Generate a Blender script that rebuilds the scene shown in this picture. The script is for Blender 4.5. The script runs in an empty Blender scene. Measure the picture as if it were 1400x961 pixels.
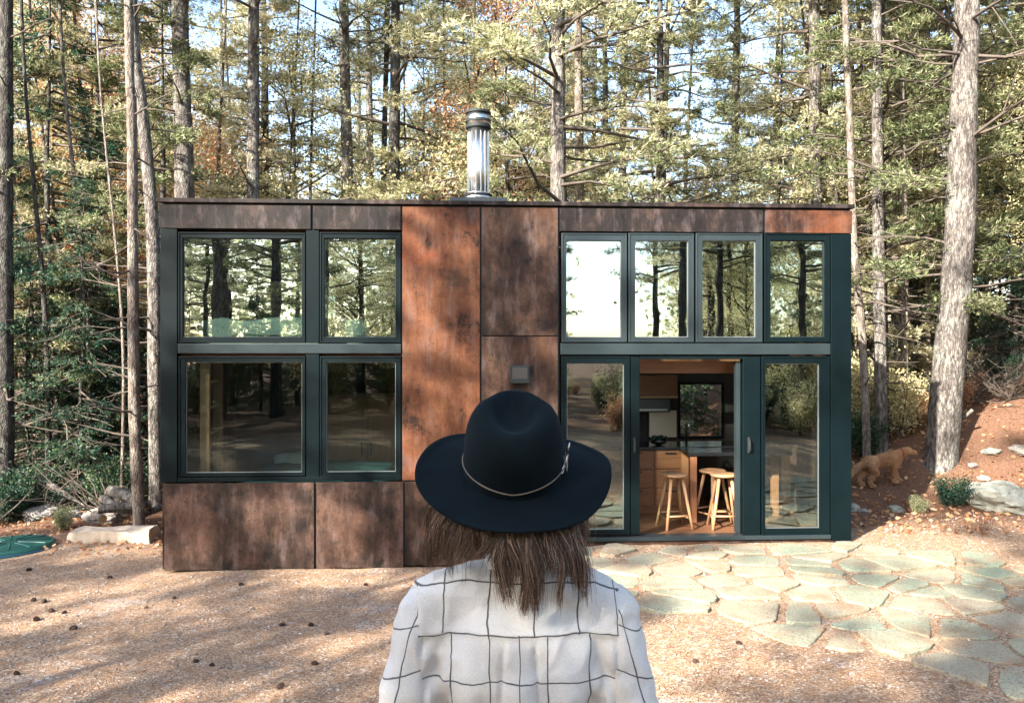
import bpy, bmesh, math, random
import numpy as np
from mathutils import Vector, Matrix, noise as mnoise, Quaternion
R = math.radians
random.seed(11); rng = np.random.default_rng(11)
scn = bpy.context.scene
COL = scn.collection
# ------------------------------------------------------------------ camera, sky, sun, exposure
FPX, CX, CY, CZ = 1089.0, 700.0, 480.5, 2.15
cam = bpy.data.objects.new('camera', bpy.data.cameras.new('camera')); COL.objects.link(cam)
cam.location = (0, 0, CZ); cam.rotation_euler = (R(90), 0, 0)
cam.data.sensor_width = 36; cam.data.lens = 36 * FPX / 1400; cam.data.clip_end = 2000; cam.data.clip_start = .05
scn.camera = cam
SUN_EL = R(29); LX, LY = 0.66, 0.75                      # horizontal direction in which the light travels
world = bpy.data.worlds.new('World'); scn.world = world; world.use_nodes = True
wn = world.node_tree; bg = wn.nodes['Background']
sky = wn.nodes.new('ShaderNodeTexSky'); sky.sky_type = 'NISHITA'; sky.sun_disc = False
sky.sun_elevation = SUN_EL; sky.sun_rotation = math.atan2(-LX, -LY)
sky.air_density = 1.0; sky.dust_density = 1.6; sky.ozone_density = 1.0
wn.links.new(sky.outputs[0], bg.inputs[0]); bg.inputs[1].default_value = 0.15
sd = bpy.data.lights.new('sun', 'SUN'); sd.energy = 5.0; sd.angle = R(.6); sd.color = (1, .92, .80)
so = bpy.data.objects.new('sun', sd); COL.objects.link(so)
so.rotation_euler = Vector((LX, LY, -math.tan(SUN_EL) * math.hypot(LX, LY))).to_track_quat('-Z', 'Y').to_euler()
vs = scn.view_settings; vs.view_transform = 'Standard'; vs.look = 'None'; vs.gamma = 1; vs.use_curve_mapping = False
vs.exposure = 2.08
scn.cycles.max_bounces = 8; scn.cycles.transparent_max_bounces = 16; scn.cycles.caustics_reflective = False
scn.cycles.caustics_refractive = False; scn.cycles.sample_clamp_indirect = 6

# ------------------------------------------------------------------ materials
class NT:
    def __init__(s, name):
        s.m = bpy.data.materials.new(name); s.m.use_nodes = True; s.t = s.m.node_tree
        s.b = s.t.nodes['Principled BSDF']; s.out = s.t.nodes['Material Output']
    def n(s, typ, **kw):
        nd = s.t.nodes.new(typ)
        for k, v in kw.items():
            if k.startswith('_'): setattr(nd, k[1:], v)
            else: nd.inputs[k.replace('__', ' ')].default_value = v
        return nd
    def l(s, a, b): s.t.links.new(a, b)
    def coord(s, kind='Object', scale=(1, 1, 1)):
        c = s.n('ShaderNodeTexCoord'); mp = s.n('ShaderNodeMapping'); mp.inputs['Scale'].default_value = scale
        s.l(c.outputs[kind], mp.inputs[0]); return mp.outputs[0]
    def noise(s, vec, scale, detail=4, rough=.55, dist=0):
        x = s.n('ShaderNodeTexNoise', Scale=scale, Detail=detail, Roughness=rough, Distortion=dist); s.l(vec, x.inputs['Vector']); return x.outputs['Fac']
    def ramp(s, fac, stops, interp='LINEAR'):
        r = s.n('ShaderNodeValToRGB'); r.color_ramp.interpolation = interp; e = r.color_ramp.elements
        while len(e) < len(stops): e.new(.5)
        for i, (p, c) in enumerate(stops):
            e[i].position = p; e[i].color = (*c, 1) if not isinstance(c, (int, float)) else (c, c, c, 1)
        s.l(fac, r.inputs[0]); return r.outputs[0]
    def mix(s, fac, a, b, mode='MIX'):
        x = s.n('ShaderNodeMix', _data_type='RGBA', _blend_type=mode)
        for sock, v in ((x.inputs[0], fac), (x.inputs[6], a), (x.inputs[7], b)):
            if isinstance(v, bpy.types.NodeSocket): s.l(v, sock)
            elif isinstance(v, (int, float)): sock.default_value = v
            else: sock.default_value = (*v, 1)
        return x.outputs[2]
    def math(s, op, a, b=0.0):
        x = s.n('ShaderNodeMath', _operation=op)
        for i, v in enumerate((a, b)):
            if isinstance(v, bpy.types.NodeSocket): s.l(v, x.inputs[i])
            else: x.inputs[i].default_value = v
        return x.outputs[0]
    def base(s, c):
        if isinstance(c, bpy.types.NodeSocket): s.l(c, s.b.inputs['Base Color'])
        else: s.b.inputs['Base Color'].default_value = (*c, 1)
        return s
    def set(s, **kw):
        for k, v in kw.items():
            k = k.replace('_', ' ')
            if isinstance(v, bpy.types.NodeSocket): s.l(v, s.b.inputs[k])
            else: s.b.inputs[k].default_value = v
        return s
    def bump(s, h, strength=.3, dist=.01):
        x = s.n('ShaderNodeBump', Strength=strength, Distance=dist); s.l(h, x.inputs['Height']); s.l(x.outputs[0], s.b.inputs['Normal'])

def simple(name, c, rough=.6, metal=0, nscale=0, namt=.25, bump=0, coat=0, spec=.5):
    t = NT(name)
    if nscale:
        v = t.coord(); f = t.noise(v, nscale)
        d = tuple(x * (1 - namt) for x in c); u = tuple(min(1, x * (1 + namt)) for x in c)
        t.base(t.ramp(f, [(.3, d), (.7, u)]))
        if bump: t.bump(f, bump, .01)
    else: t.base(c)
    t.set(Roughness=rough, Metallic=metal); t.b.inputs['Coat Weight'].default_value = coat
    t.b.inputs['Specular IOR Level'].default_value = spec
    return t.m

def corten(name, dark, mid, light, lmid=.5, seed=0.0):
    t = NT(name); c = t.n('ShaderNodeTexCoord'); mp = t.n('ShaderNodeMapping'); mp.inputs['Location'].default_value = (seed, seed * 1.7, seed * .6)
    t.l(c.outputs['Object'], mp.inputs[0]); v = mp.outputs[0]
    mp2 = t.n('ShaderNodeMapping'); mp2.inputs['Scale'].default_value = (2.6, 1, .8); t.l(v, mp2.inputs[0])
    a = t.noise(v, 1.7, 6, .62, .4); b = t.noise(mp2.outputs[0], 3.0, 6, .68); f = t.noise(v, 22, 6, .75); g = t.noise(v, 90, 3, .7)
    x = t.mix(.36, a, b); x = t.mix(.3, x, f)
    col = t.ramp(x, [(.43, tuple(.8 * q for q in dark)), (lmid, mid), (.575, light)])
    col = t.mix(t.ramp(t.noise(v, .9, 3, .5, .8), [(.52, 0.0), (.64, .6)]), col, tuple(q * k for q, k in zip(mid, (1.7, 1.25, .9))))
    col = t.mix(t.ramp(t.noise(v, 1.3, 4, .6, .3), [(.36, .75), (.46, 0.0)]), col, tuple(.55 * q for q in dark))
    col = t.mix(t.ramp(f, [(.48, 0.0), (.66, .6)]), col, tuple(.4 * q for q in dark))
    col = t.mix(t.ramp(b, [(.52, 0.0), (.66, .35)]), col, (.12, .10, .105))
    col = t.mix(t.ramp(g, [(.56, 0.0), (.74, .35)]), col, light)
    mp3 = t.n('ShaderNodeMapping'); mp3.inputs['Scale'].default_value = (7, 1, .5); t.l(v, mp3.inputs[0]); st = t.noise(mp3.outputs[0], 2.5, 5, .7)
    col = t.mix(t.ramp(st, [(.54, 0.0), (.72, .45)]), col, tuple(.5 * q for q in dark)); col = t.mix(t.ramp(st, [(.30, .22), (.42, 0.0)]), col, tuple(1.15 * q for q in light))
    t.base(col); t.set(Roughness=t.ramp(f, [(.3, .42), (.7, .72)])); t.b.inputs['Specular IOR Level'].default_value = .2
    t.bump(t.mix(.5, f, g), .16, .006)
    return t.m

def leafmat(name, c1, c2, c3, trans=.45):
    t = NT(name); g = t.n('ShaderNodeNewGeometry'); v = t.coord('Object'); cl = t.noise(v, .55, 3)
    f = t.math('ADD', t.math('MULTIPLY', g.outputs['Random Per Island'], .55), t.math('MULTIPLY', cl, .5))
    oi = t.n('ShaderNodeObjectInfo'); f = t.math('ADD', f, t.math('MULTIPLY', t.math('SUBTRACT', oi.outputs['Random'], .5), .22))
    col = t.ramp(f, [(.22, c1), (.52, c2), (.82, c3)])
    t.base(col).set(Roughness=.5); t.b.inputs['Specular IOR Level'].default_value = .35
    tr = t.n('ShaderNodeBsdfTranslucent'); t.l(col, tr.inputs[0]); mx = t.n('ShaderNodeMixShader'); mx.inputs[0].default_value = trans
    t.l(t.b.outputs[0], mx.inputs[1]); t.l(tr.outputs[0], mx.inputs[2]); t.l(mx.outputs[0], t.out.inputs[0])
    return t.m

def barkmat(name, c1, c2, c3, lichen=(.34, .35, .30), la=.4):
    t = NT(name); v = t.coord('Object', (1, 1, .3)); v2 = t.coord('Object')
    a = t.noise(v, 22, 6, .7); b = t.noise(v2, 2.2, 4); vo = t.n('ShaderNodeTexVoronoi', Scale=34.0, _feature='DISTANCE_TO_EDGE'); t.l(t.mix(.06, v, t.n('ShaderNodeTexNoise', Scale=9.0).outputs['Color']), vo.inputs['Vector'])
    cr = t.ramp(vo.outputs['Distance'], [(0.0, 0.0), (.16, 1.0)])
    col = t.ramp(a, [(.36, c1), (.5, c2), (.66, c3)])
    col = t.mix(t.ramp(t.mix(.5, b, a), [(.5, 0.0), (.58, la)]), col, lichen)
    col = t.mix(t.math('MULTIPLY', t.math('SUBTRACT', 1.0, cr), .35), col, tuple(.35 * q for q in c1))
    t.base(col).set(Roughness=.9); t.b.inputs['Specular IOR Level'].default_value = .2
    t.bump(t.mix(.6, a, cr), .7, .02)
    return t.m

def glassmat(name, refl=.3, tint=(.80, .90, .87)):
    t = NT(name); tr = t.n('ShaderNodeBsdfTransparent'); tr.inputs[0].default_value = (*tint, 1)
    gl = t.n('ShaderNodeBsdfGlossy', Roughness=0.0); gl.inputs[0].default_value = (.93, 1.0, .98, 1)
    lw = t.n('ShaderNodeLayerWeight', Blend=.5); f = t.ramp(lw.outputs['Facing'], [(0.0, refl), (.6, refl + .08), (1.0, 1.0)])
    mx = t.n('ShaderNodeMixShader'); t.l(f, mx.inputs[0]); t.l(tr.outputs[0], mx.inputs[1]); t.l(gl.outputs[0], mx.inputs[2])
    wv = t.noise(t.coord(), 1.3, 2); bp = t.n('ShaderNodeBump', Strength=.06, Distance=.02); t.l(wv, bp.inputs['Height']); t.l(bp.outputs[0], gl.inputs['Normal'])
    t.l(mx.outputs[0], t.out.inputs[0]); t.t.nodes.remove(t.b)
    return t.m

def woodmat(name, c1, c2, scale=1.0, axis=0, rough=.45):
    t = NT(name); sc = [14, 14, 14]; sc[axis] = 1.0; v = t.coord('Object', tuple(s * scale for s in sc))
    a = t.noise(v, 2.2, 6, .65, .6); b = t.noise(t.coord('Object'), 2, 2)
    t.base(t.ramp(t.mix(.25, a, b), [(.3, c1), (.7, c2)])).set(Roughness=rough); t.bump(a, .08, .004); return t.m

M = {}
M['rust_dark'] = corten('corten_dark', (.007, .0065, .0065), (.020, .015, .0145), (.060, .038, .030), .52, 1.0)
M['rust_mid'] = corten('corten_brown', (.013, .009, .008), (.048, .027, .019), (.12, .066, .043), .5, 5.0)
M['rust_orange'] = corten('corten_orange', (.028, .015, .011), (.105, .038, .019), (.20, .082, .038), .46, 9.0)
M['rust_strip'] = corten('corten_strip', (.022, .013, .011), (.075, .032, .019), (.15, .062, .032), .5, 19.0)
M['rust_low'] = corten('corten_low', (.013, .010, .0095), (.046, .028, .021), (.13, .072, .052), .5, 13.0)
M['frame'] = simple('teal_black_metal', (.0014, .0060, .0078), .45, .0, 3, .2, 0, 0, .16)
M['frame_light'] = simple('grey_aluminium', (.027, .040, .046), .35, .3, 3, .15)
M['silver'] = simple('pale_aluminium', (.34, .37, .37), .35, .6)
M['black'] = simple('black_board', (.012, .016, .018), .7)
M['steel'] = simple('chimney_steel', (.62, .62, .60), .28, 1, 30, .1)
M['steel_dark'] = simple('dark_steel', (.06, .07, .075), .4, .8)
M['glass'] = glassmat('window_glass', .36)
M['glass_door'] = glassmat('door_glass', .17)
M['glass_low'] = glassmat('lower_window_glass', .065)
M['glass_clear'] = glassmat('clear_glass', .08, (.95, .97, .96))
M['wood'] = woodmat('cabin_wood', (.15, .055, .024), (.26, .11, .05), 1, 0)
M['wood_v'] = woodmat('cabin_wood_upright', (.24, .095, .042), (.36, .17, .085), 1, 2)
M['wood_pale'] = woodmat('stool_wood', (.40, .22, .11), (.54, .33, .18), 1, 2)
M['wood_floor'] = woodmat('floor_wood', (.14, .06, .03), (.24, .12, .06), 1, 0)
M['counter'] = simple('black_counter', (.012, .013, .015), .18)
M['bedding'] = simple('pale_bedding', (.40, .44, .40), .9, 0, 6, .15, .5)
M['blanket'] = simple('teal_blanket', (.03, .085, .095), .9, 0, 8, .2, .5)
M['inner_wall'] = simple('dark_wall', (.05, .042, .038), .8, 0, 4, .2)
M['bark'] = barkmat('grey_bark', (.045, .038, .035), (.13, .115, .105), (.25, .225, .205))
M['bark_pale'] = barkmat('pale_bark', (.075, .058, .05), (.19, .155, .13), (.32, .27, .23), (.27, .28, .24), .5)
M['bark_dark'] = barkmat('dark_bark', (.02, .018, .018), (.06, .053, .05), (.12, .11, .10), (.15, .17, .14), .4)
M['twig'] = simple('dead_twig', (.10, .08, .065), .9, 0, 5, .4)
M['pine'] = leafmat('pine_needles', (.055, .09, .035), (.28, .31, .15), (.80, .74, .52))
M['pine_y'] = leafmat('sunny_needles', (.15, .18, .07), (.58, .54, .33), (.92, .85, .66), .5)
M['fir'] = leafmat('fir_needles', (.010, .04, .030), (.03, .085, .05), (.14, .19, .08), .3)
M['leaf_o'] = leafmat('rust_leaves', (.28, .12, .06), (.62, .34, .18), (.88, .64, .42), .5)
M['leaf_y'] = leafmat('yellow_green_leaves', (.18, .21, .08), (.60, .54, .29), (.92, .83, .56), .5)
M['rock'] = simple('granite', (.24, .22, .20), .85, 0, 9, .45, .6)
M['rock_white'] = simple('pale_granite', (.30, .31, .27), .85, 0, 5, .5, .6)

# ------------------------------------------------------------------ mesh helpers
def mesh_np(name, V, F, mats, mi=None, smooth=False):
    me = bpy.data.meshes.new(name); V = np.asarray(V, dtype=np.float32)
    if isinstance(F, np.ndarray):
        k = F.shape[1]; n = len(F)
        me.vertices.add(len(V)); me.vertices.foreach_set('co', V.ravel())
        me.loops.add(n * k); me.loops.foreach_set('vertex_index', F.astype(np.int32).ravel())
        me.polygons.add(n); me.polygons.foreach_set('loop_start', np.arange(0, n * k, k, dtype=np.int32))
        try: me.polygons.foreach_set('loop_total', np.full(n, k, dtype=np.int32))
        except Exception: pass
    else: me.from_pydata([tuple(v) for v in V.tolist()], [], F)
    for m in mats: me.materials.append(m)
    if mi is not None: me.polygons.foreach_set('material_index', np.asarray(mi, dtype=np.int32))
    if smooth: me.polygons.foreach_set('use_smooth', np.ones(len(me.polygons), dtype=bool))
    me.update(calc_edges=True); return me

class MB:
    def __init__(s): s.v = []; s.f = []; s.mi = []; s.cur = 0
    def box(s, x0, x1, y0, y1, z0, z1, mat4=None):
        c = [(x, y, z) for z in (z0, z1) for y in (y0, y1) for x in (x0, x1)]
        if mat4 is not None: c = [tuple(mat4 @ Vector(p)) for p in c]
        b = len(s.v); s.v += c
        for f in ((0, 2, 3, 1), (4, 5, 7, 6), (0, 1, 5, 4), (2, 6, 7, 3), (0, 4, 6, 2), (1, 3, 7, 5)):
            s.f.append([b + i for i in f]); s.mi.append(s.cur)
        return s
    def tube(s, pts, rads, n=8, caps=True):
        pts = [Vector(p) for p in pts]; b = len(s.v); up = Vector((0, 0, 1)); prev = None
        for i, p in enumerate(pts):
            d = (pts[min(i + 1, len(pts) - 1)] - pts[max(i - 1, 0)]).normalized()
            if prev is None:
                a = d.cross(up) if abs(d.z) < .95 else d.cross(Vector((0, 1, 0)))
            else: a = prev - d * prev.dot(d)
            a.normalize(); prev = a; c = d.cross(a); r = rads[i] if hasattr(rads, '__len__') else rads
            for k in range(n):
                t = 2 * math.pi * k / n; s.v.append(tuple(p + a * (r * math.cos(t)) + c * (r * math.sin(t))))
        for i in range(len(pts) - 1):
            for k in range(n):
                s.f.append([b + i * n + k, b + i * n + (k + 1) % n, b + (i + 1) * n + (k + 1) % n, b + (i + 1) * n + k]); s.mi.append(s.cur)
        if caps:
            s.f.append([b + k for k in range(n)][::-1]); s.mi.append(s.cur)
            s.f.append([b + (len(pts) - 1) * n + k for k in range(n)]); s.mi.append(s.cur)
        return s
    def lathe(s, prof, n=24, c=(0, 0, 0), cap=True):
        b = len(s.v)
        for (r, z) in prof:
            for k in range(n):
                t = 2 * math.pi * k / n; s.v.append((c[0] + r * math.cos(t), c[1] + r * math.sin(t), c[2] + z))
        for i in range(len(prof) - 1):
            for k in range(n):
                s.f.append([b + i * n + k, b + i * n + (k + 1) % n, b + (i + 1) * n + (k + 1) % n, b + (i + 1) * n + k]); s.mi.append(s.cur)
        if cap:
            s.f.append([b + k for k in range(n)][::-1]); s.mi.append(s.cur)
            s.f.append([b + (len(prof) - 1) * n + k for k in range(n)]); s.mi.append(s.cur)
        return s
    def ball(s, c, r, seg=14, rings=9, rot=None):
        b = len(s.v); r = (r, r, r) if not hasattr(r, '__len__') else r; c = Vector(c)
        for i in range(rings + 1):
            th = math.pi * i / rings
            for k in range(seg):
                ph = 2 * math.pi * k / seg
                p = Vector((r[0] * math.sin(th) * math.cos(ph), r[1] * math.sin(th) * math.sin(ph), r[2] * math.cos(th)))
                if rot is not None: p = rot @ p
                s.v.append(tuple(c + p))
        for i in range(rings):
            for k in range(seg):
                s.f.append([b + i * seg + k, b + (i + 1) * seg + k, b + (i + 1) * seg + (k + 1) % seg, b + i * seg + (k + 1) % seg]); s.mi.append(s.cur)
        return s
    def mesh(s, name, mats, smooth=False, bevel=0):
        me = bpy.data.meshes.new(name); me.from_pydata(s.v, [], s.f)
        for m in (mats if isinstance(mats, (list, tuple)) else [mats]): me.materials.append(m)
        me.polygons.foreach_set('material_index', np.array(s.mi, dtype=np.int32))
        if bevel:
            bm = bmesh.new(); bm.from_mesh(me); bmesh.ops.bevel(bm, geom=list(bm.edges), offset=bevel, segments=2, affect='EDGES', profile=.5, clamp_overlap=True); bm.to_mesh(me); bm.free()
        if smooth: me.polygons.foreach_set('use_smooth', np.ones(len(me.polygons), dtype=bool))
        me.update(); return me

def tag(o, label=None, cat=None, group=None, kind=None):
    if label: o['label'] = label
    if cat: o['category'] = cat
    if group: o['group'] = group
    if kind: o['kind'] = kind
    return o
def add(name, me, parent=None, loc=None, rot=None, scale=None):
    o = bpy.data.objects.new(name, me); COL.objects.link(o)
    if parent is not None: o.parent = parent
    if loc is not None: o.location = loc
    if rot is not None: o.rotation_euler = rot
    if scale is not None: o.scale = scale
    return o
def empty(name, loc=(0, 0, 0), rz=0):
    o = add(name, None, loc=loc, rot=(0, 0, rz)); o.empty_display_size = .2; return o
def ss(a, b, x):
    t = min(1, max(0, (x - a) / (b - a))); return t * t * (3 - 2 * t)
def at(px, py, Y): return ((px - CX) / FPX * Y, Y, CZ - (py - CY) / FPX * Y)

# ------------------------------------------------------------------ terrain
def hgt(x, y):
    g = -.30 + .22 * ss(-.6, 1.2, x) + .012 * ss(-4, -.6, x)
    g += (.33 - g) * (1 - ss(2.5, 4.7, y)) * ss(-14, -4, y) * (1 - ss(4, 10, abs(x)))
    if y > 10: g += .035 * (y - 10) * ss(10, 20, y)
    t = min(1, max(0, (x - 4.0) / 5.5)); yf = ss(10.8, 13.3, y) * (1 - .6 * ss(18, 30, y))
    g += 1.95 * t ** 1.3 * yf
    if abs(y - 1) < 2.2 and abs(x) < 3: return g
    rough = ss(9.8, 13, y) * (1 - (1 if (-4.3 < x < 4.3 and y < 12.5) else 0)) + .25
    g += .10 * rough * mnoise.noise((x * .6, y * .6, 0)) + .035 * rough * mnoise.noise((x * 2.3, y * 2.3, 3))
    if 3.9 < y < 9.8: g += .012 * mnoise.noise((x * 3, y * 3, 7))
    return g
def inpatio(x, y): return 0
def graded(a, b, c, d, fine, coarse):
    out = []; v = a
    while v < d:
        out.append(v); v += fine if b <= v <= c else min(coarse, fine + .12 * min(abs(v - b), abs(v - c)))
    out.append(d); return out
xs = graded(-150, -9, 10.5, 150, .11, 8); ys = graded(-150, 3.5, 14.5, 160, .11, 8)
V = np.array([(x, y, hgt(x, y)) for y in ys for x in xs]); nx, ny = len(xs), len(ys)
ii = np.arange(nx * ny).reshape(ny, nx); F = np.stack([ii[:-1, :-1], ii[:-1, 1:], ii[1:, 1:], ii[1:, :-1]], -1).reshape(-1, 4)
t = NT('forest_ground'); v = t.coord('Object')
a = t.noise(v, 1.1, 5, .6); b = t.noise(v, 9, 5, .7); f = t.noise(v, 60, 4, .75); big = t.noise(v, .45, 4, .6, .5)
vo = t.n('ShaderNodeTexVoronoi', Scale=75.0); t.l(v, vo.inputs['Vector'])
sep = t.n('ShaderNodeSeparateColor'); t.l(vo.outputs['Color'], sep.inputs[0])
gravel = t.ramp(sep.outputs[0], [(0, (.145, .10, .07)), (.5, (.32, .23, .16)), (.8, (.48, .35, .25)), (1, (.66, .52, .39))])
bluegrav = t.ramp(sep.outputs[0], [(0, (.13, .14, .16)), (.6, (.30, .31, .34)), (1, (.58, .58, .58))])
gcol = t.mix(t.ramp(a, [(.57, 0.0), (.68, .45)]), gravel, bluegrav)
needles = t.ramp(f, [(.3, (.14, .07, .035)), (.52, (.36, .20, .105)), (.72, (.55, .36, .21))])
gcol = t.mix(t.ramp(b, [(.40, 0.0), (.60, .6)]), gcol, needles)
litter = t.ramp(f, [(.3, (.045, .026, .018)), (.52, (.155, .083, .053)), (.72, (.34, .215, .145))])
# needle litter under the trees, gravel in the yard: mask from position
sp = t.n('ShaderNodeSeparateXYZ'); t.l(v, sp.inputs[0])
edge = t.math('ADD', sp.outputs[1], t.math('MULTIPLY', t.math('SUBTRACT', big, .5), 2.6))
mask = t.ramp(t.math('MULTIPLY', t.math('SUBTRACT', edge, 8.0), .2), [(.35, 0.0), (.55, 1.0)])
mask2 = t.ramp(t.math('MULTIPLY', t.math('SUBTRACT', 3.0, edge), .2), [(.2, 0.0), (.7, 1.0)])
t.base(t.mix(t.math('MAXIMUM', mask, mask2), gcol, litter)).set(Roughness=.95); t.b.inputs['Specular IOR Level'].default_value = .15
t.bump(t.mix(.5, f, vo.outputs['Distance']), .7, .02)
M['ground'] = t.m
gr = add('ground', mesh_np('ground', V, F, [M['ground']], smooth=True)); tag(gr, kind='structure')

# ------------------------------------------------------------------ flagstone patio
def clip(poly, px, py, nxx, nyy):
    out = []
    for i in range(len(poly)):
        a, b = poly[i], poly[(i + 1) % len(poly)]
        da = (a[0] - px) * nxx + (a[1] - py) * nyy; db = (b[0] - px) * nxx + (b[1] - py) * nyy
        if da <= 0: out.append(a)
        if (da < 0 < db) or (db < 0 < da):
            tt = da / (da - db); out.append((a[0] + (b[0] - a[0]) * tt, a[1] + (b[1] - a[1]) * tt))
    return out
def inside(poly, x, y):
    c = False
    for i in range(len(poly)):
        (x1, y1), (x2, y2) = poly[i], poly[i - 1]
        if (y1 > y) != (y2 > y) and x < (x2 - x1) * (y - y1) / (y2 - y1) + x1: c = not c
    return c
PAT = [(.55, 9.02), (.7, 7.2), (1.0, 6.65), (2.0, 6.45), (2.35, 6.0), (2.85, 5.85), (3.0, 5.45), (5.4, 4.9), (6.2, 7.6), (5.2, 8.25), (4.35, 9.22)]
prs = random.Random(5); pts = []
for iy in range(12):
    for ix in range(13):
        pts.append((.1 + ix * .52 + (.26 if iy % 2 else 0) + prs.uniform(-.25, .25), 4.7 + iy * .42 + prs.uniform(-.20, .20)))
mb = MB()
for i, p in enumerate(pts):
    if not inside(PAT, *p): continue
    poly = [(p[0] - 1, p[1] - 1), (p[0] + 1, p[1] - 1), (p[0] + 1, p[1] + 1), (p[0] - 1, p[1] + 1)]
    for j, q in enumerate(pts):
        if i == j: continue
        dx, dy = q[0] - p[0], q[1] - p[1]; d = math.hypot(dx, dy)
        if d > 2: continue
        g = prs.uniform(.014, .05); mx_, my_ = p[0] + dx / d * (d / 2 - g), p[1] + dy / d * (d / 2 - g)
        poly = clip(poly, mx_, my_, dx / d, dy / d)
        if len(poly) < 3: break
    # keep off the cabin front
    if len(poly) >= 3: poly = clip(poly, 0, 9.02, -.051, 1.0)
    if len(poly) < 3: continue
    cxp = sum(q[0] for q in poly) / len(poly); cyp = sum(q[1] for q in poly) / len(poly)
    rim = []
    for k in range(len(poly)):
        a, b = poly[k], poly[(k + 1) % len(poly)]; L = math.hypot(b[0] - a[0], b[1] - a[1]); n = max(1, int(L / .07))
        for s_ in range(n):
            tt = s_ / n; x = a[0] + (b[0] - a[0]) * tt; y = a[1] + (b[1] - a[1]) * tt
            e = .018 * mnoise.noise((x * 9, y * 9, i)); cr = .018 if s_ == 0 else 0
            dd = math.hypot(cxp - x, cyp - y) + 1e-6
            rim.append((x + (cxp - x) / dd * (cr + e), y + (cyp - y) / dd * (cr + e)))
    zt = hgt(cxp, cyp) + .016 + prs.uniform(-.006, .012); tx, ty = prs.uniform(-.012, .012), prs.uniform(-.012, .012)
    b0 = len(mb.v); n = len(rim)
    def zz(x, y): return zt + tx * (x - cxp) + ty * (y - cyp)
    for (x, y) in rim: mb.v.append((x, y, zz(x, y) - .12))
    for (x, y) in rim: mb.v.append((x, y, zz(x, y) - .006))
    for (x, y) in rim: mb.v.append((x + (cxp - x) * .035, y + (cyp - y) * .035, zz(x, y) + .004 * mnoise.noise((x * 12, y * 12, 1))))
    mb.v.append((cxp, cyp, zz(cxp, cyp) + .003))
    for k in range(n):
        k2 = (k + 1) % n
        mb.f += [[b0 + k, b0 + k2, b0 + n + k2, b0 + n + k], [b0 + n + k, b0 + n + k2, b0 + 2 * n + k2, b0 + 2 * n + k], [b0 + 2 * n + k, b0 + 2 * n + k2, b0 + 3 * n]]; mb.mi += [0] * 3
t = NT('flagstone'); g = t.n('ShaderNodeNewGeometry'); v = t.coord('Object'); a = t.noise(v, 7, 6, .65); b = t.noise(v, 2.0, 4); f = t.noise(v, 60, 3, .7)
c1 = t.ramp(g.outputs['Random Per Island'], [(0, (.22, .29, .21)), (.25, (.31, .36, .26)), (.5, (.37, .32, .23)), (.75, (.26, .33, .24)), (1, (.40, .36, .26))])
c2 = t.mix(t.ramp(a, [(.42, 0.0), (.64, .5)]), c1, (.33, .24, .16)); c2 = t.mix(t.ramp(b, [(.50, 0.0), (.64, .6)]), c2, (.27, .155, .09))
c2 = t.mix(t.ramp(f, [(.5, 0.0), (.66, .7)]), c2, (.10, .07, .05))
t.base(c2).set(Roughness=.8); t.bump(t.mix(.5, a, f), .9, .03); M['flag'] = t.m
pm = mb.mesh('patio', M['flag']); tag(add('patio', pm), kind='structure')

# ------------------------------------------------------------------ the cabin
TH = math.atan2(.40, 7.843); XL, YL = -3.898, 8.88
cab = empty('cabin', (XL, YL, 0), TH)
tag(cab, 'low rectangular cabin clad in rusted steel panels with teal black window frames', 'cabin')
cT, sT = math.cos(TH), math.sin(TH)
def U(px, yl=0.0):
    # local u of the picture column px on the plane at local depth yl
    k = (px - CX) / FPX; ox, oy = XL - sT * yl, YL + cT * yl      # origin shifted back by yl
    # x = ox + u cT ; y = oy + u sT ; x = k y
    return (k * oy - ox) / (cT - k * sT)
def Zf(py, px, yl=0.0):
    y = YL + cT * yl + U(px, yl) * sT; return CZ - (py - CY) / FPX * y
W = U(1163)
ZT = Zf(279, 700)
def panel(px0, px1, z0, z1, mat, label=None, y0=-.028):
    u0, u1 = U(px0), U(px1)
    mb = MB().box(0, u1 - u0, y0, y0 + .022, 0, z1 - z0)
    o = add('wall_panel', mb.mesh('wall_panel', M[mat], bevel=.003), cab, (u0, 0, z0))
    if label: o['label'] = label
    # rivet-like fixing heads
    return o
z_hd, z_hb = ZT - .045, Zf(316, 700)          # header panels
panel(218.5, 425.5, z_hb, z_hd, 'rust_dark', 'dark grey-brown header panel'); panel(428.5, 548, z_hb, z_hd, 'rust_dark')
panel(765, 1042.5, z_hb, z_hd, 'rust_dark'); panel(1045.5, 1163.5, z_hb, z_hd, 'rust_strip', 'orange rusted header panel')
zs = Zf(655.5, 600); zs2 = zs - .012
panel(550.5, 656, zs, z_hd, 'rust_orange', 'tall orange rusted wall panel')
z_sp = Zf(459.5, 710)
panel(658.5, 762.5, z_sp + .006, z_hd, 'rust_mid', 'tall brown mottled wall panel'); panel(658.5, 762.5, zs, z_sp - .006, 'rust_mid')
ZB = -.285
panel(226, 430, ZB, zs2 - .005, 'rust_low', 'dark rusted skirt panel at the left corner'); panel(433, 551.5, ZB, zs2 - .005, 'rust_low')
panel(554, 657, ZB + .02, zs2 - .005, 'rust_mid'); panel(660, 763, ZB + .05, zs2 - .005, 'rust_mid')
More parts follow.
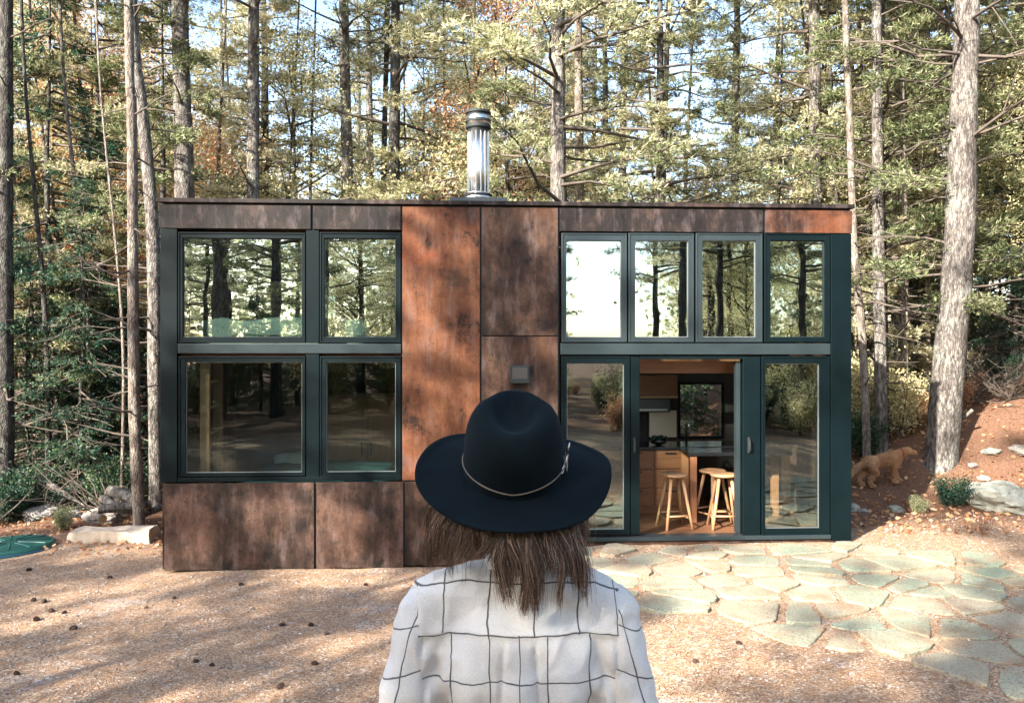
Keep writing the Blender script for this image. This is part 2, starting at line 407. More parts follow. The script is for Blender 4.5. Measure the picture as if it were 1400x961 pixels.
# backing shell
D = 2.75
uR0 = U(764.5); uL1 = U(549.5)
mb = MB(); mb.box(.01, W - .01, -.004, .03, z_hb - .004, ZT - .012); mb.box(uL1, uR0, -.004, .03, ZB + .02, z_hb - .006); mb.box(.06, uL1 - .002, -.004, .03, ZB + .02, zs - .02)
add('wall', mb.mesh('wall', M['black']), cab)
add('wall', MB().box(-.012, .03, .034, D, ZB, ZT - .03).mesh('wall', M['rust_mid']), cab)
add('wall', MB().box(W - .03, W + .004, .034, D, -.08, ZT - .03).mesh('wall', M['rust_mid']), cab)
# roof and its cap
add('roof', MB().box(-.02, W + .01, .05, D + .03, ZT - .026, ZT + .002).mesh('roof', M['steel_dark'], bevel=.003), cab)
add('roof_edge', MB().box(-.045, W + .022, -.06, .045, ZT - .024, ZT + .022).mesh('roof_edge', M['rust_dark'], bevel=.004), cab)
# floor, ceiling, inner walls
add('floor', MB().box(.04, W - .04, .09, D - .05, -.10, -.005).mesh('floor', M['wood_floor']), cab)
add('ceiling', MB().box(.04, W - .04, .06, D - .05, ZT - .13, ZT - .06).mesh('ceiling', M['wood']), cab)
# back wall with two windows: build around openings
def wall_with_holes(name, u0, u1, z0, z1, y0, y1, holes, mat):
    mb = MB(); cur = u0
    for (a, b, c, d) in sorted(holes):
        mb.box(cur, a, y0, y1, z0, z1); mb.box(a, b, y0, y1, z0, c); mb.box(a, b, y0, y1, d, z1); cur = b
    mb.box(cur, u1, y0, y1, z0, z1); return add(name, mb.mesh(name, mat), cab)
kw = (U(924, D), U(986, D), .86, Zf(522, 950, D))
lw_ = (2.9, 4.2, 1.0, 2.0); uw = (5.6, 7.5, 2.5, 3.4)
ul = (.5, 1.5, 2.6, 3.2)
wall_with_holes('back_wall', .032, W - .032, -.09, ZT - .15, D - .10, D - .02, [ul, lw_, kw], M['inner_wall'])
for h in (kw, lw_, ul):
    fr = MB(); a, b, c, d = h; w = .035
    fr.box(a - .0, b, D - .13, D - .102, c, c + w).box(a, b, D - .13, D - .102, d - w, d).box(a, a + w, D - .13, D - .102, c + w + .001, d - w - .001).box(b - w, b, D - .13, D - .102, c + w + .001, d - w - .001)
    f_ = add('window', fr.mesh('window_frame', M['frame']), cab); add('pane', MB().box(a + w, b - w, D - .118, D - .113, c + w, d - w).mesh('pane', M['glass_clear']), f_)
add('partition_wall', MB().box(uL1 + .25, uL1 + .35, .1, D - .11, 0, ZT - .14).mesh('partition_wall', M['wood_v']), cab)
add('partition_wall', MB().box(uR0 - .16, uR0 - .08, .1, 1.6, 0, ZT - .14).mesh('partition_wall', M['wood_v']), cab)
zl = Zf(486, 330)
add('loft_floor', MB().box(.04, uL1 + .22, .12, D - .11, zl - .02, zl + .06).mesh('loft_floor', M['wood']), cab)
# corner posts and mid bands
zb_r = -.045
def post(px0, px1, z0, z1, y0=-.02, y1=.10):
    u0, u1 = U(px0), U(px1); add('post', MB().box(0, u1 - u0, y0, y1, 0, z1 - z0).mesh('post', M['frame'], bevel=.004), cab, (u0, 0, z0))
post(220, 243, zs - .004, z_hb - .008); post(1135, 1163, zb_r, z_hb - .008)
def band(px0, px1, py0, py1, mat='frame_light', y0=-.026, y1=.09, name='sill_band'):
    u0, u1 = U(px0), U(px1); c = (px0 + px1) / 2; add(name, MB().box(0, u1 - u0, y0, y1, Zf(py1, c), Zf(py0, c)).mesh(name, M[mat], bevel=.003), cab, (u0, 0, 0))
band(244, 548.5, 470, 483); band(766, 1134, 469.5, 484.5)
band(244, 548.5, 651.3, 657, 'frame', -.03, .09, 'window_sill')
post(419, 436.5, Zf(651.5, 430), Zf(484, 430), -.012); post(419, 436.5, Zf(469, 430), z_hb - .008, -.012)

def window(px0, px1, py0, py1, gx0, gx1, gy0, gy1, mat='frame', glass='glass', name='window', y0=-.010, y1=.085, hnd=None, label=None):
    c = (px0 + px1) / 2; u0, u1, v0, v1 = U(px0), U(px1), Zf(py1, c), Zf(py0, c); a0, a1, b0, b1 = U(gx0), U(gx1), Zf(gy1, c), Zf(gy0, c)
    mb = MB(); e = .0015
    mb.box(u0, a0, y0, y1, v0, v1); mb.box(a1, u1, y0, y1, v0, v1); mb.box(a0 + e, a1 - e, y0, y1, v0, b0); mb.box(a0 + e, a1 - e, y0, y1, b1, v1)
    w = .018; yb = y0 - .010                       # raised outer lip and inner bead
    for (p, q, r_, s_) in ((u0 + .004, u0 + w, v0 + .004, v1 - .004), (u1 - w, u1 - .004, v0 + .004, v1 - .004), (u0 + w + e, u1 - w - e, v1 - w, v1 - .004), (u0 + w + e, u1 - w - e, v0 + .004, v0 + w)):
        mb.box(p, q, yb, y0 - .0005, r_, s_)
    o = add(name, mb.mesh(name, M[mat], bevel=.002), cab)
    if label: o['label'] = label
    g = MB(); yy = y0 + .035; g.box(a0 - .004, a1 + .004, yy, yy + .008, b0 - .004, b1 + .004)
    add('pane', g.mesh('pane', M[glass]), o)
    bd = MB(); s = .007
    for (p, q, r_, s_) in ((a0 + e, a0 + s, b0, b1), (a1 - s, a1 - e, b0, b1), (a0 + s + e, a1 - s - e, b1 - s, b1 - e), (a0 + s + e, a1 - s - e, b0 + e, b0 + s)):
        bd.box(p, q, yy - .012, yy - .001, r_, s_)
    add('glazing_bead', bd.mesh('glazing_bead', M['silver' if mat != 'frame' or py0 > 480 else 'frame_light']), o)
    return o
window(244, 418, 318, 469, 250, 413, 326, 461, label='wide upper window over the bed loft'); window(437.5, 548.5, 318, 469, 443, 541, 326, 461)
window(244.5, 418, 487, 651, 254, 413, 495, 646, glass='glass_low'); window(437.5, 548.5, 487, 651, 446, 541, 495, 645, glass='glass_low')
for (a, b, c, d, m_) in ((767.5, 857, 774, 849, 'frame_light'), (859, 948.5, 868, 941, 'frame_light'), (951, 1042, 960, 1033, 'frame_light'), (1044.5, 1134, 1053, 1127, 'frame')):
    window(a, b, 319, 468, c, d, 329, 461, m_)
# sliding doors: fixed left, fixed right, an open leaf parked behind the right one, the track
pyb = 731
o1 = window(767.5, 861, 487, pyb, 775, 853, 497, 724, 'frame', 'glass_door', 'sliding_door'); o2 = window(1041, 1134, 487, pyb, 1046, 1120, 497, 722, 'frame', 'glass_door', 'sliding_door')
for (pa, pb, o) in ((862, 874.5, o1), (1016, 1039.5, o2)):
    u0, u1 = U(pa), U(pb); j = add('door_jamb', MB().box(u0, u1, -.004, .12, Zf(pyb, pa), Zf(487.5, pa)).mesh('door_jamb', M['frame'], bevel=.004), cab)
add('door_jamb', MB().box(U(1008.5), U(1014.5), .06, .13, Zf(pyb, 1010) + .01, Zf(494, 1010)).mesh('door_jamb', M['frame_light']), cab)
add('door_head', MB().box(U(875), U(1015.5), .0, .12, Zf(491, 940), Zf(487, 940)).mesh('door_head', M['frame']), cab)
def handle(px, py, par):
    u, z = U(px), Zf(py, px); mb = MB().box(u - .012, u + .012, -.024, -.006, z - .09, z + .09); mb.tube([(u, -.02, z - .065), (u, -.055, z - .06), (u, -.06, z), (u, -.055, z + .06), (u, -.02, z + .065)], .008, 8)
    add('handle', mb.mesh('handle', M['black']), par)
handle(867, 608, o1); handle(1023, 608, o2)
add('door_track', MB().box(U(767.5), U(1134), -.045, .13, Zf(737.5, 950), Zf(pyb + 1, 950)).mesh('door_track', M['frame_light'], bevel=.004), cab)
add('foundation_board', MB().box(U(764.5), W - .005, -.015, .08, -.22, Zf(738.5, 950)).mesh('foundation_board', M['rust_low']), cab)
# wall lamp box
u, z = U(710), Zf(511.5, 710)
wl = add('wall_lamp', MB().box(u - .108, u + .108, -.10, -.031, z - .10, z + .10).mesh('wall_lamp', M['steel_dark'], bevel=.006), cab)
wl['label'] = 'square dark metal lamp box on the brown panel'
add('lamp_cover', MB().box(u - .085, u + .085, -.108, -.101, z - .05, z + .08).mesh('lamp_cover', simple('bronze_cover', (.14, .13, .13), .3, .8)), wl)
# chimney
Yc = .70; uc = U(654, Yc); rc = .5 * (U(668.5, Yc) - U(640, Yc)); ztop = Zf(154, 654, Yc)
ch = add('chimney', MB().lathe([(rc, ZT + .05), (rc, ztop - .22)], 40, (uc, Yc, 0)).mesh('chimney', M['steel'], smooth=True), cab)
ch['label'] = 'shiny steel stove pipe with black ringed cap'
mb = MB()
for k in range(14):
    a = 2 * math.pi * k / 14; x, y = uc + (rc + .001) * math.cos(a), Yc + (rc + .001) * math.sin(a); mb.tube([(x, y, ZT + .24), (x, y, ztop - .25)], .006, 6)
add('seam', mb.mesh('seam', M['steel']), ch)
mb = MB(); h = ztop
mb.lathe([(rc * .9, h - .23), (rc * 1.22, h - .20), (rc * 1.22, h - .165), (rc * .9, h - .16)], 32, (uc, Yc, 0)).lathe([(rc * .9, h - .135), (rc * 1.22, h - .13), (rc * 1.22, h - .10), (rc * .9, h - .095)], 32, (uc, Yc, 0))
mb.lathe([(rc * .9, h - .03), (rc * 1.24, h - .022), (rc * 1.2, h + .005), (rc * .4, h + .02)], 32, (uc, Yc, 0))
add('cap_ring', mb.mesh('cap_ring', M['black']), ch)
add('cap_body', MB().lathe([(rc * 1.12, h - .20), (rc * 1.12, h - .01)], 32, (uc, Yc, 0)).mesh('cap_body', M['steel'], smooth=True), ch)
add('storm_collar', MB().lathe([(rc * 1.35, ZT + .15), (rc * 1.30, ZT + .21), (rc * 1.0, ZT + .265)], 32, (uc, Yc, 0)).mesh('storm_collar', M['steel'], smooth=True), ch)
add('collar_ring', MB().lathe([(rc * 1.33, ZT + .205), (rc * 1.33, ZT + .235)], 32, (uc, Yc, 0)).mesh('collar_ring', M['black']), ch)
u0, u1 = U(615, Yc), U(692, Yc); add('flashing', MB().box(u0, u1, Yc - .30, Yc + .34, ZT + .003, ZT + .150).mesh('flashing', M['steel_dark'], bevel=.006), ch)

# ------------------------------------------------------------------ interior things (placed in the cabin's frame, top level)
CM = Matrix.Translation((XL, YL, 0)) @ Matrix.Rotation(TH, 4, 'Z')
def put(o, u, yl, z=0, rz=0): o.location = CM @ Vector((u, yl, z)); o.rotation_euler = (0, 0, TH + rz); return o
def cushion(x0, x1, y0, y1, z0, z1, mat, name, amp=.02):
    mb = MB().box(x0, x1, y0, y1, z0, z1); me = mb.mesh(name, mat)
    bm = bmesh.new(); bm.from_mesh(me); bmesh.ops.subdivide_edges(bm, edges=list(bm.edges), cuts=12, use_grid_fill=True)
    cx, cy, cz = (x0 + x1) / 2, (y0 + y1) / 2, (z0 + z1) / 2; hx, hy, hz = (x1 - x0) / 2, (y1 - y0) / 2, (z1 - z0) / 2
    for v in bm.verts:
        a, b, c = (v.co.x - cx) / hx, (v.co.y - cy) / hy, (v.co.z - cz) / hz
        k = (1 - .5 * min(1, abs(a) ** 8)) * (1 - .5 * min(1, abs(b) ** 8)); v.co.z = cz + hz * c * (.5 + .5 * k) + amp * mnoise.noise(v.co * 4)
    bm.to_mesh(me); bm.free(); me.polygons.foreach_set('use_smooth', np.ones(len(me.polygons), dtype=bool)); return me
lb = empty('loft_bed'); put(lb, .3, .22, zl + .065); tag(lb, 'mattress with rumpled pale bedding in the loft behind the upper left window', 'bed')
add('mattress', cushion(0, 1.9, 0, 1.3, 0, .20, M['bedding'], 'mattress', .01), lb); add('duvet', cushion(-.03, 1.95, -.02, 1.25, .14, .36, M['bedding'], 'duvet', .05), lb)
b2 = empty('bed'); put(b2, .75, .5, -.003); tag(b2, 'low bed with teal blanket behind the lower left window', 'bed')
add('frame', MB().box(0, 1.7, 0, 1.5, 0, .35).mesh('frame', M['wood'], bevel=.01), b2); add('mattress', cushion(.03, 1.67, .03, 1.47, .352, .56, M['bedding'], 'mattress', .01), b2)
add('blanket', cushion(-.02, 1.72, -.02, 1.4, .50, .68, M['blanket'], 'blanket', .04), b2); add('pillow', cushion(.1, .7, 1.05, 1.42, .66, .80, M['bedding'], 'pillow', .02), b2)
ld = empty('ladder'); put(ld, U(281, .2), .2, -.003); tag(ld, 'pale wooden ladder post standing behind the lower left window', 'ladder')
add('rail', MB().box(-.055, .055, -.03, .03, 0, 2.1).mesh('rail', M['wood_v'], bevel=.006), ld); add('rail', MB().box(-.055, .055, .42, .48, 0, 2.1).mesh('rail', M['wood_v'], bevel=.006), ld)
for k in range(6): add('rung', MB().tube([(0, -.0, .3 + .3 * k), (0, .45, .3 + .3 * k)], .016, 8).mesh('rung', M['wood_pale']), ld)
cb = empty('wardrobe'); put(cb, 1.35, D - .62, -.003); tag(cb, 'low brown wooden wardrobe behind the teal bed', 'wardrobe')
add('carcass', MB().box(0, 1.3, 0, .46, 0, 1.55).mesh('carcass', M['wood'], bevel=.006), cb)
for k in range(2): dd = add('door', MB().box(.02 + k * .64, .64 + k * .64, -.02, -.002, .05, 1.5).mesh('door', M['wood_v'], bevel=.004), cb); add('handle', MB().box(.56 + k * .12, .58 + k * .12, -.04, -.021, .7, .9).mesh('handle', M['black']), dd)
# kitchen
yk = 1.42
kc = empty('kitchen_counter'); uk0, uk1 = U(800, yk), U(939, yk); put(kc, uk0, yk, -.003); tag(kc, 'reddish wooden kitchen drawers under a black countertop inside the open door', 'kitchen counter')
Lk = uk1 - uk0; add('carcass', MB().box(0, Lk, 0, .60, 0, .84).mesh('carcass', M['wood'], bevel=.004), kc)
for j in range(3):
    for k in range(3):
        dd = add('drawer', MB().box(.02 + j * Lk / 3, (j + 1) * Lk / 3 - .012, -.02, -.002, .10 + k * .25, .335 + k * .25).mesh('drawer', M['wood'], bevel=.003), kc)
        add('handle', MB().box((j + .5) * Lk / 3 - .07, (j + .5) * Lk / 3 + .07, -.045, -.021, .30 + k * .25, .312 + k * .25).mesh('handle', M['black']), dd)
kr = add('countertop', MB().box(-.02, Lk + 1.0, -.03, .64, .842, .885).mesh('countertop', M['counter'], bevel=.004), kc)
add('splashback', MB().box(U(886, D - .1) - uk0, U(923, D - .1) - uk0, 1.14, 1.20, .89, 1.28).mesh('splashback', simple('pale_splashback', (.72, .63, .52), .35, .3)), kc)
bt = empty('bar_table'); put(bt, U(940, .95), .80, -.003); tag(bt, 'dark topped bar table with wooden leg behind the stools', 'table')
add('tabletop', MB().box(-.02, 1.3, 0, .5, .84, .885).mesh('tabletop', M['counter'], bevel=.004), bt)
for (a, b) in ((0, .02), (1.2, .02), (0, .40), (1.2, .40)): add('leg', MB().box(a, a + .085, b, b + .085, 0, .838).mesh('leg', M['wood_v'], bevel=.004), bt)
wc = empty('wall_cabinet'); put(wc, U(860, D - .45), D - .46, 0); wz0, wz1 = Zf(541, 900, D - .45), Zf(522, 900, D - .45)
tag(wc, 'brown wooden wall cupboard above the pale splashback', 'cupboard')
Lw = U(926, D - .45) - U(860, D - .45); add('carcass', MB().box(0, Lw, 0, .34, wz0, wz1 + .1).mesh('carcass', M['wood'], bevel=.004), wc); add('shelf', MB().box(0, Lw, -.03, .33, wz0 - .03, wz0 - .002).mesh('shelf', M['wood_pale']), wc)
rh = empty('range_hood'); put(rh, U(866, D - .45), D - .42, wz0 - .24); tag(rh, 'dark range hood under the wooden wall cupboard', 'range hood')
add('body', MB().box(0, .55, 0, .3, 0, .20).mesh('body', M['steel_dark'], bevel=.01), rh); add('control_strip', MB().box(.05, .5, -.01, -.002, .02, .05).mesh('control_strip', M['silver']), rh)
add('ceiling_beam', MB().box(U(862, .5), U(1030, .5), .42, .56, Zf(510, 940, .5), Zf(494, 940, .5)).mesh('ceiling_beam', M['wood']), cab)
add('cross_beam', MB().box(U(866, 1.3), U(1034, 1.3), 1.5, 1.58, Zf(500, 940, 1.5), Zf(488, 940, 1.5)).mesh('cross_beam', M['wood_v']), cab)
# faucet, plant pot, bottle on counter
fa = add('faucet', MB().tube([(0, 0, 0), (0, 0, .24), (0, -.05, .29), (0, -.13, .27), (0, -.14, .22)], .012, 10).mesh('faucet', M['steel'], smooth=True)); put(fa, U(950, yk), yk + .42, .884); tag(fa, 'bent steel tap on the black countertop before the back window', 'tap')
bo = empty('bowl'); put(bo, U(905, yk), yk + .2, .884); tag(bo, 'dark rounded bowl with greens on the kitchen countertop', 'bowl')
add('bowl_body', MB().lathe([(.03, 0), (.09, .02), (.13, .07), (.12, .07), (.08, .03), (.01, .02)], 24).mesh('bowl_body', M['steel_dark'], smooth=True), bo)
mb = MB(); 
for k in range(60):
    a, r_ = random.uniform(0, 6.28), random.uniform(0, .1); mb.ball((r_ * math.cos(a), r_ * math.sin(a), .07 + random.uniform(0, .05)), (.02, .02, .008), 6, 4, Matrix.Rotation(random.uniform(-1, 1), 3, 'X'))
add('greens', mb.mesh('greens', M['fir']), bo)
# stools
def make_stool():
    st = empty('stool'); H = .66
    bm_ = MB().lathe([(.13, H - .035), (.165, H - .03), (.17, H - .01), (.155, H), (.05, H - .006)], 28); add('seat', bm_.mesh('seat', M['wood_pale'], smooth=True), st)
    pts = []
    for k in range(4):
        a = math.pi / 4 + k * math.pi / 2; t0 = (.10 * math.cos(a), .10 * math.sin(a), H - .034); b0 = (.235 * math.cos(a), .235 * math.sin(a), 0); pts.append((t0, b0))
        add('leg', MB().tube([t0, b0], [.021, .018], 10).mesh('leg', M['wood_pale'], smooth=True), st)
    for k in range(4):
        (t0, b0), (t1, b1) = pts[k], pts[(k + 1) % 4]; hh = .80 if k % 2 else .74
        p = [t0[i] + (b0[i] - t0[i]) * hh for i in range(3)]; q = [t1[i] + (b1[i] - t1[i]) * hh for i in range(3)]; add('stretcher', MB().tube([p, q], .012, 8).mesh('stretcher', M['wood_pale'], smooth=True), st)
    return st
def copy_tree(o, parent=None):
    c = o.copy(); COL.objects.link(c)
    if parent is not None: c.parent = parent
    for chd in [x for x in o.children]: copy_tree(chd, c)
    return c
s0 = make_stool(); put(s0, U(921, .62), .58, -.003, .15); tag(s0, 'wooden bar stool left in the open doorway before the drawers', 'stool', 'wooden bar stools inside the door')
s2_ = copy_tree(s0); put(s2_, U(973, .9), .86, -.003, .5); tag(s2_, 'wooden bar stool half hidden behind the right stool, under the dark table top', 'stool', 'wooden bar stools inside the door')
s1 = copy_tree(s0); put(s1, U(988, .6), .55, -.003, -.1); tag(s1, 'wooden bar stool right in the open doorway beside the table leg', 'stool', 'wooden bar stools inside the door')

# ------------------------------------------------------------------ vegetation
def rnd(a, b): return random.uniform(a, b)
def trunk_mesh(name, pts, rads, mats, n=12, dead=14, dz=(.8, 8), dl=(.3, 1.3), rough=.06, flare=.5, twigs=True, seed=0):
    """pts: list of centre points; returns mesh with stubs and dead branches"""
    rs = random.Random(seed); P = [Vector(p) for p in pts]; mb = MB(); L = sum((P[i + 1] - P[i]).length for i in range(len(P) - 1))
    steps = max(14, int(L / .28)); Q = []; RR = []
    for i in range(steps + 1):
        tt = i / steps * (len(P) - 1); k = min(int(tt), len(P) - 2); f = tt - k
        # catmull-rom
        p0, p1, p2, p3 = P[max(k - 1, 0)], P[k], P[k + 1], P[min(k + 2, len(P) - 1)]
        q = .5 * ((2 * p1) + (p2 - p0) * f + (2 * p0 - 5 * p1 + 4 * p2 - p3) * f * f + (3 * p1 - p0 - 3 * p2 + p3) * f ** 3)
        r = rads[k] + (rads[k + 1] - rads[k]) * f; hh = i / steps * L
        r *= 1 + flare * math.exp(-hh / .28); Q.append(q); RR.append(r)
    b = len(mb.v)
    for i, q in enumerate(Q):
        for k in range(n):
            a = 2 * math.pi * k / n; nn = mnoise.noise((math.cos(a) * 1.6 + seed, math.sin(a) * 1.6, q.z * 1.8)) + .5 * mnoise.noise((math.cos(a) * 5, math.sin(a) * 5 + seed, q.z * 6))
            r = RR[i] * (1 + rough * 1.6 * nn) * (1 + (.16 * math.sin(a * 3 + seed) * math.exp(-i * .28 / .3) if flare > .2 else 0))
            mb.v.append((q.x + r * math.cos(a), q.y + r * math.sin(a), q.z))
    for i in range(len(Q) - 1):
        for k in range(n): mb.f.append([b + i * n + k, b + i * n + (k + 1) % n, b + (i + 1) * n + (k + 1) % n, b + (i + 1) * n + k]); mb.mi.append(0)
    nf = len(mb.f)
    def zat(z):
        for i in range(len(Q) - 1):
            if Q[i].z <= z <= Q[i + 1].z: return Q[i], RR[i]
        return Q[-1], RR[-1]
    mb.cur = 1 if len(mats) > 1 else 0
    for j in range(dead):
        z = rs.uniform(*dz); c, r = zat(z); a = rs.uniform(0, 6.283); ln = rs.uniform(*dl); up = rs.uniform(-.25, .45)
        d = Vector((math.cos(a), math.sin(a), up)); p = [c + d * (r * .6)]; cur = p[0]
        for s_ in range(4):
            cur = cur + (d + Vector((rs.uniform(-.2, .2), rs.uniform(-.2, .2), rs.uniform(-.25, .2)))) * (ln / 4); p.append(cur)
        r0 = min(r * .3, .008 + ln * .012); mb.tube(p, [r0, r0 * .8, r0 * .6, r0 * .4, r0 * .15], 4, caps=False)
        if twigs:
            for w in range(3):
                bp = p[rs.choice((1, 2, 3))]; dd = (d + Vector((rs.uniform(-.9, .9), rs.uniform(-.9, .9), rs.uniform(-.5, .5)))).normalized(); mb.tube([bp, bp + dd * ln * .25, bp + dd * ln * .42 + Vector((0, 0, rs.uniform(-.05, .06)))], [r0 * .4, r0 * .28, r0 * .1], 3, caps=False)
    return mb.mesh(name, mats, smooth=True), zat

def tufts(P, D, k, ln, wd, rs, spread=.9):
    """needle triangles in tufts: P (n,3), D (n,3) main direction"""
    n = len(P); P = np.repeat(P, k, 0); D = np.repeat(D, k, 0)
    d = D + spread * rs.normal(size=(n * k, 3)); d /= np.linalg.norm(d, axis=1)[:, None] + 1e-9
    s = np.cross(d, rs.normal(size=(n * k, 3))); s /= np.linalg.norm(s, axis=1)[:, None] + 1e-9
    l = (ln * rs.uniform(.6, 1.25, n * k))[:, None]; w = (wd * rs.uniform(.7, 1.3, n * k))[:, None]
    V = np.stack([P - s * w, P + d * l * .45 + s * w * .2 - s * 0, P + d * l, P + s * w], 1)
    V[:, 1] = P + d * l * .5 - s * w * 1.1; V[:, 3] = P + d * l * .5 + s * w * 1.1; V[:, 0] = P
    return V.reshape(-1, 3), np.arange(n * k * 4).reshape(-1, 4)
def crown_mesh(name, kind, H, h0, Lmax, nb, nt, k, ln, wd, mat, seed, bmat=None):
    rs = np.random.default_rng(seed); r2 = random.Random(seed); mb = MB(); P = []; D = []
    for b in range(nb):
        tt = (b + r2.random()) / nb; z = h0 + (H - h0) * tt; a = r2.uniform(0, 6.283)
        if kind == 'cone': L = Lmax * (1 - tt) ** .8 * r2.uniform(.75, 1.1) + .15; up = r2.uniform(-.35, -.05)
        elif kind == 'pine': L = Lmax * (1 - .75 * tt ** 1.7) * r2.uniform(.45, 1.1); up = r2.uniform(-.05, .35)
        else: L = Lmax * (.5 + .9 * math.sin(math.pi * min(1, tt * .9 + .12))) * r2.uniform(.45, 1.0); up = r2.uniform(.1, 1.0)
        d = np.array([math.cos(a), math.sin(a), up]); q = np.array([0, 0, z]); side = np.array([-math.sin(a), math.cos(a), 0.])
        pts = [q + d * L * s + np.array([0, 0, -.10 * L * s * s if kind != 'leaf' else .0]) + (rs.normal(size=3) * .05 * L * s) for s in (0, .3, .65, 1)]
        r0 = .012 + .012 * L; mb.tube([tuple(p) for p in pts], [r0, r0 * .7, r0 * .4, r0 * .12], 4, caps=False)
        m = int(nt / nb * (.4 + L / Lmax))
        if kind == 'leaf':
            nc = 4
            for c in range(nc):
                s = r2.uniform(.35, 1.05); cc = q + d * L * s + rs.normal(size=3) * .25 * L * .5; g = rs.normal(size=(m // nc + 1, 3)) * np.array([.36, .36, .20]) * (.6 + .25 * L); P.append(cc + g); D.append(rs.normal(size=g.shape))
        else:
            # side sprays: pick a few twigs along the limb, foliage along them
            ntw = max(3, int(L * 5)); per = max(2, m // ntw)
            for w in range(ntw):
                s = r2.uniform(.18 if kind == 'cone' else .35, 1.0); o = q + d * L * s + np.array([0, 0, -.10 * L * s * s]); sd = r2.choice((-1, 1)); tl = L * (.42 if kind == 'cone' else .34) * (1.15 - s) + .12
                dv = side * sd * r2.uniform(.5, 1) + d * r2.uniform(.2, .9); dv[2] += r2.uniform(-.15, .2) - (.25 if kind == 'cone' else 0)
                u = rs.uniform(0, 1, per)[:, None]; jit = rs.normal(size=(per, 3)) * np.array([.05, .05, .035]) * (1.0 if kind == 'cone' else 1.4)
                P.append(o + dv * tl * u + jit); D.append(np.repeat(dv[None], per, 0) + np.array([0, 0, .25 if kind == 'pine' else 0.]))
                e = o + dv * tl; mb.tube([tuple(o), tuple(e)], [r0 * .3, r0 * .08], 3, caps=False)
    P = np.concatenate(P); D = np.concatenate(D); D /= np.linalg.norm(D, axis=1)[:, None] + 1e-9
    V, F = tufts(P, D, k, ln, wd, rs, .55 if kind != 'leaf' else 1.2)
    bv = np.array(mb.v); bf = np.array(mb.f)
    V = np.concatenate([V, bv]); F2 = bf + (len(V) - len(bv)); mi = np.concatenate([np.zeros(len(F)), np.ones(len(F2))])
    return mesh_np(name, V, np.concatenate([F, F2]), [mat, bmat or M['twig']], mi)

def gen_tree(kind, seed):
    """returns trunk mesh, crown mesh"""
    r = random.Random(seed)
    if kind == 'pine':
        H = r.uniform(13, 17); h0 = r.uniform(3.2, 4.8); cr = crown_mesh('crown', 'pine', H, h0, 2.3, 66, 6400, 8, .095, .0062, M['pine' if seed % 3 else 'pine_y'], seed); r0 = r.uniform(.09, .15)
    elif kind == 'pine_low':
        H = r.uniform(9, 12); h0 = r.uniform(1.2, 2.2); cr = crown_mesh('crown', 'pine', H, h0, 2.1, 66, 7200, 8, .095, .0066, M['pine_y' if seed % 2 else 'pine'], seed); r0 = r.uniform(.06, .09)
    elif kind == 'fir':
        H = r.uniform(3.5, 7); h0 = .4; cr = crown_mesh('crown', 'cone', H, h0, 1.35, 85, 6000, 4, .075, .008, M['fir'], seed); r0 = r.uniform(.04, .07)
    elif kind == 'rust':
        H = r.uniform(6, 10); h0 = 2.0; cr = crown_mesh('crown', 'leaf', H, h0, 1.5, 26, 6500, 2, .055, .019, M['leaf_o'], seed); r0 = r.uniform(.04, .07)
    else:
        H = r.uniform(8, 13); h0 = 2.2; cr = crown_mesh('crown', 'leaf', H, h0, 1.9, 34, 10500, 2, .055, .018, M['leaf_y'], seed); r0 = r.uniform(.05, .09)
    lean = [(0, 0, -.35)]; x = y = 0
    for i in range(1, 6): x += r.uniform(-.12, .12); y += r.uniform(-.12, .12); lean.append((x * .7, y * .7, H * i / 5))
    nd = 13 if kind in ('pine', 'rust', 'gold') else 6
    tk, _ = trunk_mesh('trunk', lean, [r0, r0 * .9, r0 * .75, r0 * .55, r0 * .3, .01], [M[r.choice(('bark', 'bark', 'bark_pale', 'bark_dark')) if kind != 'fir' else 'bark_dark'], M['twig']], 10, nd, (.8, max(2.5, h0 + 2)), (.3, .9), seed=seed, flare=.35)
    return tk, cr
VAR = {}
for kind, n in (('pine', 4), ('pine_low', 4), ('fir', 3), ('rust', 3), ('gold', 4)):
    VAR[kind] = [gen_tree(kind, 100 + 17 * i + len(kind)) for i in range(n)]
NAMES = {'pine': 'pine_tree', 'pine_low': 'young_pine_tree', 'fir': 'fir_tree', 'rust': 'rust_leaved_tree', 'gold': 'yellow_leaved_tree'}
LAB = {'pine': ('tall straight pine with green needles in the sunlit woods behind the cabin', 'pine tree', 'tall pines in the woods'),
       'pine_low': ('younger pine with bright yellow-green needles low down in the woods behind the cabin', 'pine tree', 'younger pines in the woods'),
       'fir': ('small dark green fir', 'fir tree', 'dark firs in the undergrowth'),
       'rust': ('slender small tree with rust-orange autumn leaves in the woods', 'tree', 'rust-orange trees in the woods'),
       'gold': ('slender tree with pale yellow-green autumn leaves in the woods', 'tree', 'yellow-green trees in the woods')}
def plant(kind, x, y, s=1.0, vi=None, group=None, label=None):
    tk, cr = VAR[kind][random.randrange(len(VAR[kind])) if vi is None else vi]
    o = empty(NAMES[kind], (x, y, hgt(x, y) - .02), rnd(0, 6.28)); o.scale = (s, s, s)
    l, c, g = LAB[kind]
    if label is None:
        px = CX + x / y * FPX
        zone = 'left of the cabin' if px < 215 else 'above roof left of stove pipe' if px < 640 else 'above roof right of stove pipe' if px < 960 else 'above right end of roof' if px < 1165 else 'right of the cabin'
        l = l.replace(' behind the cabin', '').replace(' in the sunlit woods', '').replace(' low down in the woods', '').replace(' in the woods', '') + ', ' + ('nearest row' if y < 18 else 'midway back' if y < 27 else 'far back') + ', ' + zone
    tag(o, label or l, c, group or g)
    add('trunk', tk, o); add('crown', cr, o); return o
